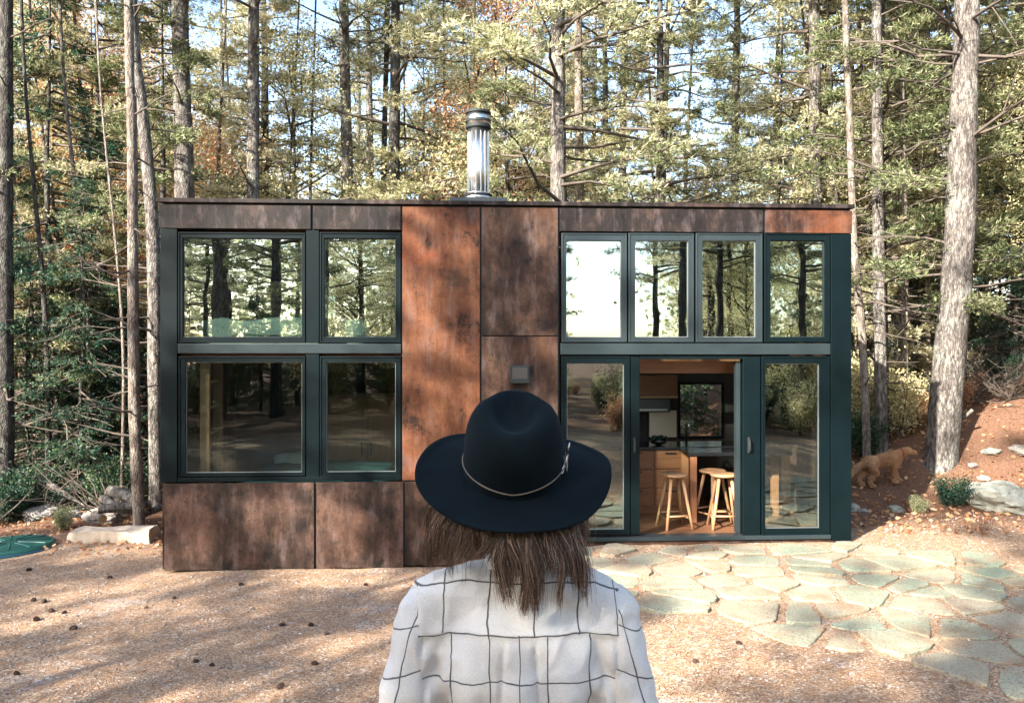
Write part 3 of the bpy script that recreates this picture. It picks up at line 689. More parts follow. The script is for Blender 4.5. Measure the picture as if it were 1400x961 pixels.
def free(x, y):
    if -4.6 < x < 4.9 and 8 < y < 12.6: return False
    if y < 12.2 and x > -12: return False
    k = x / y * FPX + CX
    if 4.3 < x < 9.5 and y < 13.6: return False
    return True
# woods behind the cabin
cnt = 0; placed = []
def tryplace(x, y, dmin):
    for (a, b) in placed:
        if (a - x) ** 2 + (b - y) ** 2 < dmin * dmin: return False
    return True
def gap(x, y):
    px = CX + x / y * FPX; return (540 < px < 640 and y > 17) or (840 < px < 985 and y > 15) or (1340 < px < 1420 and y > 14)
for ring, (ya, yb_, n, dm) in enumerate(((12.8, 17.5, 27, 1.2), (17.5, 25, 38, 1.5), (25, 36, 46, 1.9), (36, 52, 46, 2.4))):
    tries = 0; c = 0
    while c < n and tries < 4000:
        tries += 1; y = rnd(ya, yb_); x = rnd(-(.72 * y + 2), .72 * y + 2)
        if not free(x, y) or not tryplace(x, y, dm): continue
        px = CX + x / y * FPX
        if gap(x, y) and ring < 3 and random.random() < .75: continue
        q = random.random(); rustp = .38 if px < 480 else .10
        if q < rustp: kind = 'rust'
        elif q < rustp + .10: kind = 'gold'
        elif q < rustp + .46: kind = 'pine_low'
        elif q < rustp + .52 and ring > 0: kind = 'fir'
        else: kind = 'pine'
        plant(kind, x, y, rnd(.85, 1.15)); placed.append((x, y)); c += 1
sr = random.Random(9); c = 0
while c < 34:
    y = sr.uniform(0, 34); x = sr.uniform(.74 * y + 3.5, .74 * y + 24)
    if x < 9 or not tryplace(x, y, 2.0): continue
    plant(sr.choice(('pine', 'pine', 'pine_low', 'gold')), x, y, sr.uniform(.9, 1.15), group='trees beyond the right edge of the yard', label='tree standing beyond the right edge of the yard'); placed.append((x, y)); c += 1
# far wood as one mass
rs = np.random.default_rng(3); N = 90000; K = 1300
an = np.radians(rs.uniform(-118, 118, K)); ra = rs.uniform(54, 80, K); cc = np.stack([ra * np.sin(an), ra * np.cos(an), np.zeros(K)], 1); cc[:, 2] = 1.2 + rs.uniform(0, 1, K) ** 1.1 * (7.5 + 3 * np.sin(an * 20) + 1.5 * np.sin(an * 50))
idx = rs.integers(0, K, N); P = cc[idx] + rs.normal(size=(N, 3)) * np.array([1.4, 1.2, .9]); V_, F_ = tufts(P, rs.normal(size=(N, 3)), 1, .42, .14, rs, 1.0)
fw = add('far_woodland', mesh_np('far_woodland', V_, F_, [M['leaf_y']])); tag(fw, 'hazy yellow-green wood far behind the trees', 'woodland', kind='stuff')

# individually placed trees
def big_tree(name, label, pxs, Y, wpx, mat, dead=26, zmax=17, dz=(1, 8), dl=(.4, 1.8), seed=0, crown=True, flare=.5, cat='tree', crownkind=('pine', 0), cs=1.0):
    """pxs: [(px, py), ...] from the base up along the trunk"""
    pts = [at(px, py, Y) for (px, py) in pxs]; x0, y0 = pts[0][0], pts[0][1]; zb = hgt(x0, y0)
    P = [(0, 0, -.3)] + [(p[0] - x0, 0, p[2] - zb) for p in pts[1:]]
    d = ((P[-1][0] - P[-2][0]) / max(.1, P[-1][2] - P[-2][2])) if len(P) > 2 else 0
    P.append((P[-1][0] + d * (zmax - P[-1][2]) * .6, .1, zmax)); r0 = wpx / FPX * Y / 2
    rd = [r0 * (1 - .8 * (p[2] / zmax) ** 1.3) if p[2] > 0 else r0 for p in P]; rd[-1] = .03
    o = empty(name, (x0, y0, zb)); tag(o, label, cat)
    me, zat = trunk_mesh('trunk', P, rd, [M[mat], M['twig']], 18, int(dead * .7), dz, (dl[0], dl[1] * .72), seed=seed, flare=flare); add('trunk', me, o)
    if crown:
        c = add('crown', VAR[crownkind[0]][crownkind[1]][1], o, (P[-1][0] * .6, 0, 4.6), (0, 0, seed)); c.scale = (cs, cs, cs * .82)
    return o
big_tree('pine_tree', 'dark trunk at the far left edge of the photo', [(8, 725), (6, 480), (8, 100)], 12.3, 24, 'bark_dark', 30, seed=1, dl=(.5, 2.4))
big_tree('pine_tree', 'pale slender trunk left of the cabin rising beside the stone slab', [(192, 712), (184, 560), (182, 380), (180, 150), (176, 20)], 10.75, 16, 'bark_pale', 34, seed=2, dl=(.3, 1.2))
big_tree('pine_tree', 'grey trunk leaning left just against the cabin corner', [(214, 690), (212, 500), (208, 300), (192, 130), (180, 0)], 12.2, 20, 'bark', 20, seed=3)
big_tree('pine_tree', 'thick grey straight trunk rising behind the cabin roof at left', [(252, 660), (252, 270), (246, 0)], 13.6, 31, 'bark', 14, seed=4)
big_tree('pine_tree', 'straight grey trunk behind the roof, right of the thick one', [(345, 650), (346, 270), (347, 0)], 14.2, 21, 'bark', 22, seed=5)
big_tree('pine_tree', 'grey trunk with forked stubs behind the roof left of the chimney', [(476, 650), (475, 270), (470, 0)], 15.5, 20, 'bark', 30, seed=6, dz=(4, 9))
big_tree('pine_tree', 'thin dark trunk a little right of the forked grey trunk', [(527, 650), (525, 250), (530, 0)], 16.5, 10, 'bark_dark', 30, seed=7)
big_tree('pine_tree', 'pale grey trunk rising right of the chimney', [(790, 650), (792, 270), (790, 0)], 15.5, 15, 'bark_pale', 30, seed=8, dz=(4, 10))
big_tree('pine_tree', 'dark trunk with long limbs, second to the right of the chimney', [(850, 650), (851, 250), (855, 0)], 17, 13, 'bark_dark', 34, seed=9, dz=(4, 11), dl=(.8, 2.6))
big_tree('pine_tree', 'dark trunk behind the roof above the last two upper windows', [(1003, 650), (1005, 270), (1008, 0)], 17.5, 13, 'bark', 28, seed=10)
big_tree('pine_tree', 'thin pale trunk over the right end of the roof', [(1118, 650), (1120, 270), (1116, 0)], 15.5, 9, 'bark_pale', 26, seed=11)
big_tree('pine_tree', 'grey trunk just right of the cabin behind the dog', [(1206, 628), (1203, 450), (1200, 250), (1198, 0)], 13.3, 17, 'bark', 40, seed=12, dl=(.3, 1.3))
big_tree('pine_tree', 'pale leaning trunk closest to the cabin right corner', [(1186, 620), (1180, 480), (1168, 340), (1160, 120), (1155, 0)], 13.0, 11, 'bark_pale', 36, seed=13, dl=(.3, 1.2))
big_tree('pine_tree', 'slim pale trunk between the grey trunk and the big pine', [(1237, 620), (1237, 450), (1236, 250), (1230, 0)], 14.2, 9, 'bark_pale', 50, seed=14, dl=(.5, 1.6))
big_tree('pine_tree', 'big sunlit pine on the needle slope at right with a flared foot', [(1284, 622), (1297, 500), (1312, 330), (1318, 120), (1322, 0)], 12.3, 42, 'bark', 60, seed=15, dl=(.8, 3.0), flare=.95, dz=(1.5, 9))
for i, (px, Y, w, m_) in enumerate(((38, 13.4, 6, 'bark'), (66, 12.6, 8, 'bark_dark'), (92, 14.0, 7, 'bark_pale'), (118, 13.0, 8, 'bark'), (150, 14.6, 9, 'bark_dark'), (165, 12.0, 5, 'bark_pale'))):
    big_tree('sapling', ['hair-thin grey sapling nearest the left edge trunk', 'thin dark sapling, second from the left edge', 'thin pale sapling between two dark ones at left', 'leaning thin grey sapling left of the pale slender trunk',
        'dark sapling behind the pale slender trunk', 'thinnest pale sapling touching the pale slender trunk'][i], [(px, 690), (px + rnd(-8, 8), 450), (px - 30 + rnd(-15, 15), 100)], Y, w, m_, 22, 10, (.5, 8), (.3, 1.0), seed=30 + i, crown=False, flare=.2)
for i, (px, Y, w) in enumerate(((1272, 15, 7), (1255, 16.5, 6), (1340, 16, 9), (1385, 14.5, 8))):
    big_tree('sapling', ['thin sapling just left of the big pine', 'hair-thin sapling between the slim trunk and the big pine', 'thin sapling right behind the big pine', 'thin sapling at the right edge above the slope'][i],
             [(px, 600), (px + rnd(-8, 8), 350), (px + rnd(-15, 15), 60)], Y, w, 'bark_dark' if i % 2 else 'bark_pale', 44, 11, (.5, 8), (.5, 1.8), seed=50 + i, crown=False, flare=.2)
# understory firs
for i, (px, Y, w, m_) in enumerate(((292, 16, 7, 'bark'), (318, 18, 6, 'bark_pale'), (398, 15.5, 5, 'bark_dark'), (428, 16, 6, 'bark_dark'), (560, 17, 5, 'bark'), (612, 18, 6, 'bark_dark'), (735, 17, 6, 'bark_pale'), (900, 16, 5, 'bark_pale'), (940, 17, 7, 'bark'), (1060, 16, 6, 'bark_dark'), (1148, 15, 7, 'bark_dark'), (1222, 15, 5, 'bark_dark'))):
    big_tree('sapling', ['thin grey trunk between the two thick trunks over the roof', 'thin pale trunk just left of the second thick trunk', 'hair-thin dark trunk midway to the forked trunk', 'hair-thin dark trunk just left of the forked trunk', 'hair-thin grey trunk left of the stove pipe gap', 'thin dark trunk just left of the stove pipe',
        'thin pale trunk just right of the stove pipe', 'hair-thin pale trunk in the sky gap right of the stove pipe', 'thin grey trunk in the sky gap right of the stove pipe', 'thin dark trunk above the last upper window', 'thin dark trunk at the very right end of the roof', 'hair-thin dark trunk beside the grey trunk behind the dog'][i],
             [(px, 640), (px + rnd(-6, 6), 300), (px + rnd(-18, 18), 30)], Y, w, m_, 30, 11, (3, 9), (.3, 1.2), seed=70 + i, crown=False, flare=.2)
for (kind, px, Y, s_, v_, l) in (('pine_low', 1228, 15.0, .7, 1, 'cream-needled young pine spreading between the grey trunk and the big pine'), ('pine_low', 1352, 15.4, .75, 3, 'cream-needled young pine just right of the big pine'), ('gold', 1405, 14.4, .7, 1, 'pale leafy tree above the slope at the right edge'), ('gold', 1185, 16.2, .8, 2, 'pale leafy tree peeking past the cabin right corner'),
        ('pine_low', 40, 16.5, .85, 1, 'bright young pine near the left edge'), ('gold', 105, 17.0, .85, 0, 'pale leafy tree among the thin saplings at left'), ('pine_low', 150, 18.5, .9, 3, 'bright young pine behind the pale slender trunk'), ('gold', 20, 19.5, 1.0, 3, 'pale leafy tree far back by the left edge'), ('gold', 400, 16, .95, 2, 'pale leafy tree over the roof left of the forked trunk'), ('gold', 700, 16.5, .9, 1, 'pale leafy tree right behind the stove pipe'), ('gold', 580, 19.5, .8, 0, 'pale leafy tree low over the roof left of the stove pipe')):
    plant(kind, (px - CX) / FPX * Y, Y, s_, v_, label=l)
for i, (px, Y, s, l) in enumerate(((72, 13.3, 1.3, 'dark fir spreading low boughs at the left edge of the woods'), (28, 14.5, 1.2, 'dark fir half behind the far left trunk'), (178, 13.6, .8, 'dark fir in the gap between pale trunk and cabin'), (110, 12.7, .75, 'short dark fir right at the clearing edge by the slab'), (45, 12.9, .8, 'short dark fir beside the lid at the left'), (140, 13.9, 1.0, 'small dark fir left of the pale slender trunk'),
        (1255, 15.3, .55, 'small dark fir behind the slim pale trunk at right'), (1375, 14.6, .7, 'dark fir on top of the slope at the right edge'), (905, 15.5, 1.0, 'blue-green fir top over the roof right of the chimney'), (1345, 16.5, .9, 'dark fir behind the big pine'))):
    plant('fir', (px - CX) / FPX * Y, Y, s, i % 3, label=l)
for (px, Y, s, v, l) in ((125, 15.5, .9, 0, 'rust-leaved sapling at the left above the dark fir'), (60, 16.5, 1.0, 1, 'rust-leaved sapling near the left edge'), (300, 17, 1.0, 2, 'rust-leaved tree between the two grey trunks over the roof'), (1270, 17.5, .8, 0, 'rust-leaved sapling beyond the slim pale trunk')):
    plant('rust', (px - CX) / FPX * Y, Y, s, v, label=l)

# trees behind the camera: they shade the yard and stand in the window reflections
rb = random.Random(77); BACKSHRUB = []
def back(kind, x, y, s, v=None, w=None):
    o = plant(kind, x, y, s, v, group='trees across the yard facing the cabin', label={'pine': 'tall pine across the yard, seen in the cabin windows', 'pine_low': 'bushy pine across the yard, seen in the cabin windows', 'gold': 'yellow-green tree across the yard, seen in the cabin windows',
        'fir': 'dark fir across the yard, seen in the cabin windows', 'rust': 'rust-leaved tree across the yard, seen in the cabin windows'}[kind]); return o
bp_ = []; n = 0; tr = 0
while n < 84 and tr < 9000:
    tr += 1; x = rb.uniform(-34, 26); y = rb.uniform(-34, 1) if rb.random() < .55 else rb.uniform(-16, 1.5)
    ang = math.degrees(math.atan2(x - 1.0, -(y - 9.1)))
    if 8.5 < ang < 19.5: continue
    if y > -4.5 and x > -.72 * max(y, 0) - 4.6: continue
    if any((a - x) ** 2 + (b - y) ** 2 < 2.1 ** 2 for a, b in bp_): continue
    if x < -16 and y > -15: continue
    if x < -22: continue
    q = rb.random(); back('pine' if q < .6 else 'pine_low' if q < .8 else 'fir' if q < .9 else 'gold', x, y, rb.uniform(.9, 1.25)); bp_.append((x, y)); n += 1
rs = np.random.default_rng(5); N = 26000; K = 500
aa_ = rs.uniform(-62, 62, K); aa_ = np.where((aa_ > 7) & (aa_ < 17), aa_ + 12, aa_); rr_ = rs.uniform(48, 66, K); cc = np.stack([1 + rr_ * np.sin(np.radians(aa_)), 9 - rr_ * np.cos(np.radians(aa_)), rs.uniform(.2, 1, K) * 11], 1)
P = cc[rs.integers(0, K, N)] + rs.normal(size=(N, 3)) * np.array([1.5, 1.3, 1.1]); V_, F_ = tufts(P, rs.normal(size=(N, 3)), 1, .5, .18, rs, 1.0)
tag(add('far_woodland', mesh_np('far_woodland_south', V_, F_, [M['pine']])), 'green wood far across the yard', 'woodland', kind='stuff')
for i in range(46):
    x = rb.uniform(-26, 24); y = rb.uniform(-26, -5); ang = math.degrees(math.atan2(x - 1.0, -(y - 9.1)))
    BACKSHRUB.append((x, y, rb.uniform(2.2, 4.5) if not 8 < ang < 20 else 1.2))
for i in range(44):
    ang = rb.uniform(7.5, 31); r_ = rb.uniform(8.5, 22); x, y = 2.8 + r_ * math.sin(R(ang)) , 9.1 - r_ * math.cos(R(ang))
    if y < .3: BACKSHRUB.append((x, y, rb.uniform(1.5, 2.3)))
for i in range(44):
    y = rb.uniform(-13, .2); an_ = rb.uniform(9, 27); x = math.tan(R(an_)) * (18.1 - y)
    if x > 2.2: BACKSHRUB.append((x, y, rb.uniform(1.2, 1.9)))
o = back('pine', 1.45 + 20 * math.tan(R(16.6)), -11, 1.15, 1)

# ------------------------------------------------------------------ small things of the setting
def rock(name, x, y, r, mat, label, cat='rock', seed=0, sink=.35, group=None, zo=0):
    bm = bmesh.new(); bmesh.ops.create_icosphere(bm, subdivisions=4, radius=1)
    for v in bm.verts:
        c = v.co.copy(); d = 1 + .32 * mnoise.noise(c * 1.3 + Vector((seed, 0, 0))) + .10 * mnoise.noise(c * 4 + Vector((0, seed, 0))) + .03 * mnoise.noise(c * 14)
        c = Vector((round(c.x * 2.2) / 2.2 * .35 + c.x * .65, round(c.y * 2.2) / 2.2 * .35 + c.y * .65, c.z)); v.co = Vector((c.x * r[0], c.y * r[1], c.z * r[2])) * d
    me = bpy.data.meshes.new(name); bm.to_mesh(me); bm.free(); me.materials.append(mat)
    o = add(name, me, None, (x, y, hgt(x, y) + r[2] * (1 - 2 * sink) + zo), (0, 0, seed)); tag(o, label, cat, group); return o
x, y, _ = at(1380, 680, 11.0); rock('boulder', x, y + .2, (.48, .4, .28), M['rock_white'], 'large pale lichen-spotted boulder at the foot of the slope by the right edge', seed=2)
for i, (px, py, r_, l) in enumerate(((1355, 605, .10, 'small pale stone halfway up the needle slope'), (1330, 618, .07, 'little stone left of the pale one on the slope'), (1225, 690, .09, 'flat pale stone below the dog at the foot of the slope'), (1345, 640, .07, 'stone at the top left of the boulder'),
        (1165, 690, .10, 'stone at the cabin right corner'), (1395, 612, .13, 'pale stone on the slope at the right edge'), (1180, 700, .06, 'small stone in front of the dog'))):
    Y = 11.3 + (680 - py) * .012; x, y, _ = at(px, py, Y); rock('stone', x, y, (r_ * 1.3, r_, r_ * .6), M['rock_white' if i % 2 == 0 else 'rock'], l, 'stone', seed=i + 3)
for i in range(16):
    px = rnd(5, 215); Y = rnd(11.2, 13.5); x = (px - CX) / FPX * Y; r_ = rnd(.08, .24)
    rock('stone', x, Y, (r_ * 1.2, r_, r_ * .7), M['rock'], 'mossy grey stone among the leaf litter at the left edge of the woods', 'stone', seed=i + 20, group='stones along the left edge of the woods')
# split granite slab block
mb = MB().box(-.5, .5, -.17, .17, 0, .17); me = mb.mesh('stone_slab', simple('split_granite', (.42, .35, .28), .85, 0, 8, .3, .6))
bm = bmesh.new(); bm.from_mesh(me); bmesh.ops.subdivide_edges(bm, edges=list(bm.edges), cuts=9, use_grid_fill=True)
for v in bm.verts: v.co += Vector([.03 * mnoise.noise(v.co * 5 + Vector((k * 9, 0, 0))) for k in range(3)]) * (1 if abs(v.co.x) < .49 else 1.8)
bm.to_mesh(me); bm.free(); x, y, _ = at(157, 730, 10.35); sl = add('stone_slab', me, None, (x, y, hgt(x, y) - .03), (0, 0, .04)); tag(sl, 'long pale rough-split stone slab lying left of the cabin', 'stone slab')
# green lid
gl = empty('tank_lid', (*at(14, 748, 9.9)[:2], hgt(at(14, 748, 9.9)[0], 9.9) - .01)); tag(gl, 'round green plastic tank lid in the gravel at the left edge', 'tank lid')
gp = simple('green_plastic', (.010, .075, .062), .45, 0, 8, .15)
add('lid', MB().lathe([(.50, 0), (.50, .045), (.47, .07), (.30, .085), (.01, .09)], 48).mesh('lid', gp, smooth=False), gl)
mb = MB()
for k in range(12):
    a = k * math.pi / 6; mb.tube([(.1 * math.cos(a), .1 * math.sin(a), .09), (.44 * math.cos(a), .44 * math.sin(a), .078)], .009, 6)
add('rib', mb.mesh('rib', gp), gl); add('rim', MB().lathe([(.52, 0), (.52, .03), (.503, .034), (.503, 0)], 48, cap=False).mesh('rim', simple('lid_rim', (.02, .09, .14), .5)), gl)
# log pile: each log its own thing
LP = [(165, 700, .9, .1), (150, 688, .7, -.4), (178, 690, .8, .3), (168, 676, .75, -.15), (205, 700, .6, .5), (140, 704, .5, .9), (190, 678, .7, -.5)]
for i, (px, py, L, rz) in enumerate(LP):
    rz = rz * 2.6 + rnd(-.5, .5); L *= rnd(.5, .85)
    Y = 11.0; x, y, z = at(px, py, Y); r_ = rnd(.045, .08); mb = MB(); mb.tube([(-L / 2, 0, 0), (-L / 4, .01, .01), (L / 4, -.01, .0), (L / 2, 0, 0)], [r_, r_ * .98, r_ * .95, r_ * .9], 12, caps=False)
    lg = empty('log', (x, y + rnd(-.15, .15), max(z, hgt(x, y) + r_)), rz); lg.rotation_euler[1] = rnd(-.3, .3); tag(lg, 'grey split log in the heap of wood behind the stone slab', 'log', 'logs heaped behind the stone slab')
    add('bark', mb.mesh('bark', M['bark'], smooth=True), lg)
    for sgn in (-1, 1): add('cut_end', MB().tube([(sgn * L / 2, 0, 0), (sgn * (L / 2 + .008), 0, 0)], r_ * .93, 12).mesh('cut_end', M['wood_pale']), lg)
# fallen trunk behind the left edge, on the forest floor
for i, (px0, py0, px1, py1, Y, r_, l) in enumerate(((15, 640, 130, 700, 12.4, .05, 'fallen thin grey trunk on the forest floor at left'), (1262, 628, 1330, 560, 12.9, .04, 'fallen branch leaning beside the big pine foot'))):
    a, b = at(px0, py0, Y), at(px1, py1, Y - .6); mb = MB(); m_ = [(a[k] + b[k]) / 2 for k in range(3)]; mb.tube([a, (m_[0], m_[1], m_[2] + .06), b], [r_, r_ * .9, r_ * .6], 10); tag(add('fallen_branch', mb.mesh('fallen_branch', M['bark'], smooth=True)), l, 'fallen branch')
# undergrowth shrubs
def shrub_mesh(seed, mat, H=.6, n=3200, ln=.034, wd=.0085, Rr=.35):
    rs = np.random.default_rng(seed); mb = MB(); P = []
    for k in range(16):
        a = rs.uniform(0, 6.28); r_ = rs.uniform(.2, 1) * Rr; tip = np.array([r_ * math.cos(a), r_ * math.sin(a), H * rs.uniform(.5, 1)]); mb.tube([(0, 0, -.03), tuple(tip * .5 + np.array([0, 0, .05])), tuple(tip)], [.007, .005, .002], 4, caps=False)
        u = rs.uniform(.3, 1.05, n // 16)[:, None]; P.append(tip * u + rs.normal(size=(n // 16, 3)) * .055)
    P = np.concatenate(P); V, F = tufts(P, rs.normal(size=P.shape) + np.array([0, 0, .6]), 2, ln, wd, rs, .6)
    return mesh_np('leaves', V, F, [mat]), mb.mesh('stem', M['twig'])
SH = [shrub_mesh(1, M['fir']), shrub_mesh(2, M['pine']), shrub_mesh(3, M['leaf_o'], .45, 1600), shrub_mesh(4, M['leaf_y'], .8, 2600)]
def shrub(x, y, k, s, label, group=None, nm='shrub'):
    o = empty(nm, (x, y, hgt(x, y) - .01), rnd(0, 6.28)); o.scale = (s, s, s); tag(o, label, 'shrub', group); add('leaves', SH[k][0], o); add('stem', SH[k][1], o)
x, y, _ = at(1300, 665, 11.2); shrub(x, y, 0, .75, 'low green juniper-like shrub on the slope below the big pine'); x, y, _ = at(1255, 685, 11.0); shrub(x, y, 1, .4, 'tiny green seedling on the slope under the dog')
x, y, _ = at(85, 735, 10.8); shrub(x, y, 1, .5, 'small green shrub left of the stone slab')
for i in range(26):
    px = rnd(-60, 215); Y = rnd(11.3, 16); shrub((px - CX) / FPX * Y, Y, random.choice((0, 0, 0, 1)), rnd(.7, 1.5), 'low tangled shrub in the dim undergrowth left of the cabin', 'undergrowth left of the cabin')
for i in range(26):
    px = rnd(1165, 1440); Y = rnd(13.2, 19); shrub((px - CX) / FPX * Y, Y, random.choice((0, 1, 3, 3, 2)), rnd(.8, 1.9), 'low leafy shrub in the sunlit undergrowth right of the cabin', 'undergrowth right of the cabin')
for (x, y, s_) in BACKSHRUB: shrub(x, y, rb.choice((3, 1, 3, 2, 0, 3)), s_, 'leafy bush across the yard, mirrored in the lower windows', 'bushes across the yard')
# pine cones
def cone_mesh():
    mb = MB()
    for j in range(7):
        z = (j * .009 - .027) * 1.35; rr = .026 * math.sin(math.pi * (j + 1.0) / 8.4)
        for k in range(8):
            a = 2 * math.pi * k / 8 + j * .39; mb.ball((rr * math.cos(a), rr * math.sin(a), z), (.012, .012, .0035), 6, 4)
    return mb.mesh('pine_cone', simple('cone_brown', (.055, .03, .022), .8), smooth=True)
cm = cone_mesh(); CP = [(46, 821), (50, 848), (70, 836), (200, 831), (60, 823), (100, 860), (23, 922), (290, 910), (425, 855), (386, 855), (383, 940), (430, 908), (238, 818), (40, 780), (88, 838), (446, 867), (150, 790), (268, 905), (1180, 720), (1160, 710), (950, 905), (1010, 880), (330, 800), (500, 800)]
for i, (px, py) in enumerate(CP):
    z0 = -.3
    for _ in range(4): Y = FPX * (CZ - z0) / (py - CY); x = (px - CX) / FPX * Y; z0 = hgt(x, Y)
    s = rnd(.45, .8); o = add('pine_cone', cm, None, (x, Y, z0 + .014 * s), (rnd(1, 2), rnd(-.4, .4), rnd(0, 6))); o.scale = (s, s, s); tag(o, 'small dark pine cone lying on the gravel yard', 'pine cone', 'pine cones on the gravel')
# gravel and needle litter
rs = np.random.default_rng(8)
def scatter_pebbles(n, reg, r0, r1):
    base = [(1, 0, 0), (-1, 0, 0), (0, 1, 0), (0, -1, 0), (0, 0, .7), (0, 0, -.7)]; fc = [(0, 2, 4), (2, 1, 4), (1, 3, 4), (3, 0, 4), (2, 0, 5), (1, 2, 5), (3, 1, 5), (0, 3, 5)]
    V = []; F = []
    for i in range(n):
        y = rs.uniform(reg[2], reg[3]); x = rs.uniform(reg[0], reg[1])
        if abs(x) > .68 * y + .3: continue
        if -4.0 < x < 4.1 and y > 8.78 + (x + 3.9) * .05: continue
        r_ = r0 + (r1 - r0) * rs.random() ** 3; a = rs.uniform(0, 6.28); z = hgt(x, y); b = len(V); e = rs.uniform(.6, 1.4, 3)
        for (p, q, s_) in base: V.append((x + r_ * e[0] * (p * math.cos(a) - q * math.sin(a)), y + r_ * e[1] * (p * math.sin(a) + q * math.cos(a)), z + r_ * e[2] * .7 * s_ + r_ * .2))
        F += [[b + k for k in f] for f in fc]
    return V, np.array(F)
V_, F_ = scatter_pebbles(26000, (-7, 7, 4.3, 11), .004, .016)
t = NT('pebbles'); g = t.n('ShaderNodeNewGeometry'); t.base(t.ramp(g.outputs['Random Per Island'], [(0, (.12, .11, .11)), (.35, (.28, .23, .19)), (.6, (.36, .35, .35)), (.85, (.48, .38, .30)), (1, (.66, .60, .54))])).set(Roughness=.85)
tag(add('gravel', mesh_np('gravel', V_, F_, [t.m])), 'loose small stones over the yard', 'gravel', kind='stuff')
n = 42000; y = rs.uniform(4.3, 14.5, n); x = rs.uniform(-1, 1, n) * (.68 * y + .4); keep = ~((x > -4.05) & (x < 4.15) & (y > 8.75)); x, y = x[keep], y[keep]; n = len(x)
z = np.array([hgt(a, b) for a, b in zip(x, y)]) + .006; a = rs.uniform(0, 6.28, n); l = rs.uniform(.018, .05, n); w = .0016; d = np.stack([np.cos(a), np.sin(a), rs.normal(size=n) * .15], 1); s_ = np.stack([-np.sin(a), np.cos(a), np.zeros(n)], 1)
P = np.stack([x, y, z], 1); V_ = np.stack([P - d * l[:, None] - s_ * w, P - d * l[:, None] + s_ * w, P + d * l[:, None] + s_ * w, P + d * l[:, None] - s_ * w], 1).reshape(-1, 3)
t = NT('litter_needles'); g = t.n('ShaderNodeNewGeometry'); t.base(t.ramp(g.outputs['Random Per Island'], [(0, (.12, .05, .03)), (.5, (.34, .17, .09)), (1, (.58, .38, .22))])).set(Roughness=.8)
tag(add('needle_litter', mesh_np('needle_litter', V_, np.arange(n * 4).reshape(-1, 4), [t.m])), 'fallen brown pine needles over ground', 'needle litter', kind='stuff')
n = 9000; y = rs.uniform(9.6, 17, n); x = rs.uniform(-1, 1, n) * (.68 * y + .4); keep = ~((x > -4.05) & (x < 4.15) & (y < 12)); x, y = x[keep], y[keep]; n = len(x); P = np.stack([x, y, np.array([hgt(a, b) for a, b in zip(x, y)]) + .02], 1)
D_ = rs.normal(size=(n, 3)) * np.array([1, 1, .35]); D_ /= np.linalg.norm(D_, axis=1)[:, None]; V_, F_ = tufts(P, D_, 1, .08, .022, rs, .1)
tag(add('fallen_leaves', mesh_np('fallen_leaves', V_, F_, [M['leaf_o']])), 'fallen rust-brown leaves on the forest floor', 'fallen leaves', kind='stuff')
# dead branch tangle of the dim undergrowth: single bare bushes
def brush_mesh(seed):
    r = random.Random(seed); mb = MB()
    for k in range(26):
        a = r.uniform(0, 6.28); d = Vector((math.cos(a), math.sin(a), r.uniform(.1, 1.2))).normalized(); L = r.uniform(.5, 1.4); p = Vector((0, 0, 0)); pts = [p]
        for s in range(4): p = p + (d + Vector((r.uniform(-.3, .3), r.uniform(-.3, .3), r.uniform(-.35, .2)))) * L / 4; pts.append(p)
        mb.tube(pts, [.011, .009, .007, .004, .002], 4, caps=False)
        for w in range(3):
            b = pts[r.choice((1, 2, 3))]; q = b + Vector((r.uniform(-.3, .3), r.uniform(-.3, .3), r.uniform(-.1, .3))); mb.tube([b, q], [.004, .0015], 3, caps=False)
    return mb.mesh('brush', [M['twig']])
BR = [brush_mesh(i) for i in range(3)]
for i in range(24):
    left = i < 15; px = rnd(-20, 215) if left else rnd(1170, 1400); Y = rnd(11.2, 15) if left else rnd(13, 16); x = (px - CX) / FPX * Y
    o = add('dead_bush', BR[i % 3], None, (x, Y, hgt(x, Y)), (0, 0, rnd(0, 6))); s = rnd(.7, 1.5); o.scale = (s, s, s); tag(o, 'bare twiggy dead bush in the undergrowth ' + ('left' if left else 'right') + ' of the cabin', 'dead bush', 'dead bushes ' + ('left' if left else 'right') + ' of the cabin')
HT = 21
# ------------------------------------------------------------------ person in the hat
def caps(mb, a, b, ra, rb_, n=9):
    a, b = Vector(a), Vector(b); N = max(2, int((b - a).length / (min(ra, rb_) * .45)))
    for i in range(N + 1):
        t_ = i / N; mb.ball(a.lerp(b, t_), ra + (rb_ - ra) * t_, 14, 9)
def remeshed(mb, name, voxel, smooth=6, mats=()):
    me = mb.mesh(name + '_src', []); o = bpy.data.objects.new(name, me); COL.objects.link(o)
    m = o.modifiers.new('r', 'REMESH'); m.mode = 'VOXEL'; m.voxel_size = voxel; m.use_smooth_shade = True
    s = o.modifiers.new('s', 'SMOOTH'); s.factor = .6; s.iterations = smooth
    bpy.context.view_layer.update(); dg = bpy.context.evaluated_depsgraph_get(); out = bpy.data.meshes.new_from_object(o.evaluated_get(dg)); out.name = name
    bpy.data.objects.remove(o); bpy.data.meshes.remove(me); out.materials.clear()
    for k in mats: out.materials.append(k)
    out.polygons.foreach_set('use_smooth', np.ones(len(out.polygons), dtype=bool)); return out
skin = simple('skin', (.52, .30, .22), .5, 0, 30, .08)
PX, PY = .008, 1.47; zg = hgt(PX, PY)
pe = empty('person', (PX, PY, zg)); tag(pe, 'person seen from behind in a navy felt hat and white windowpane-check shirt, facing the cabin', 'person'); pe.scale = (1, 1, (2.15 - zg) / 1.82)
mb = MB()
mb.ball((0, .012, 1.575), (.072, .092, .108), 20, 14); mb.ball((0, .045, 1.53), (.052, .06, .06))            # skull, jaw
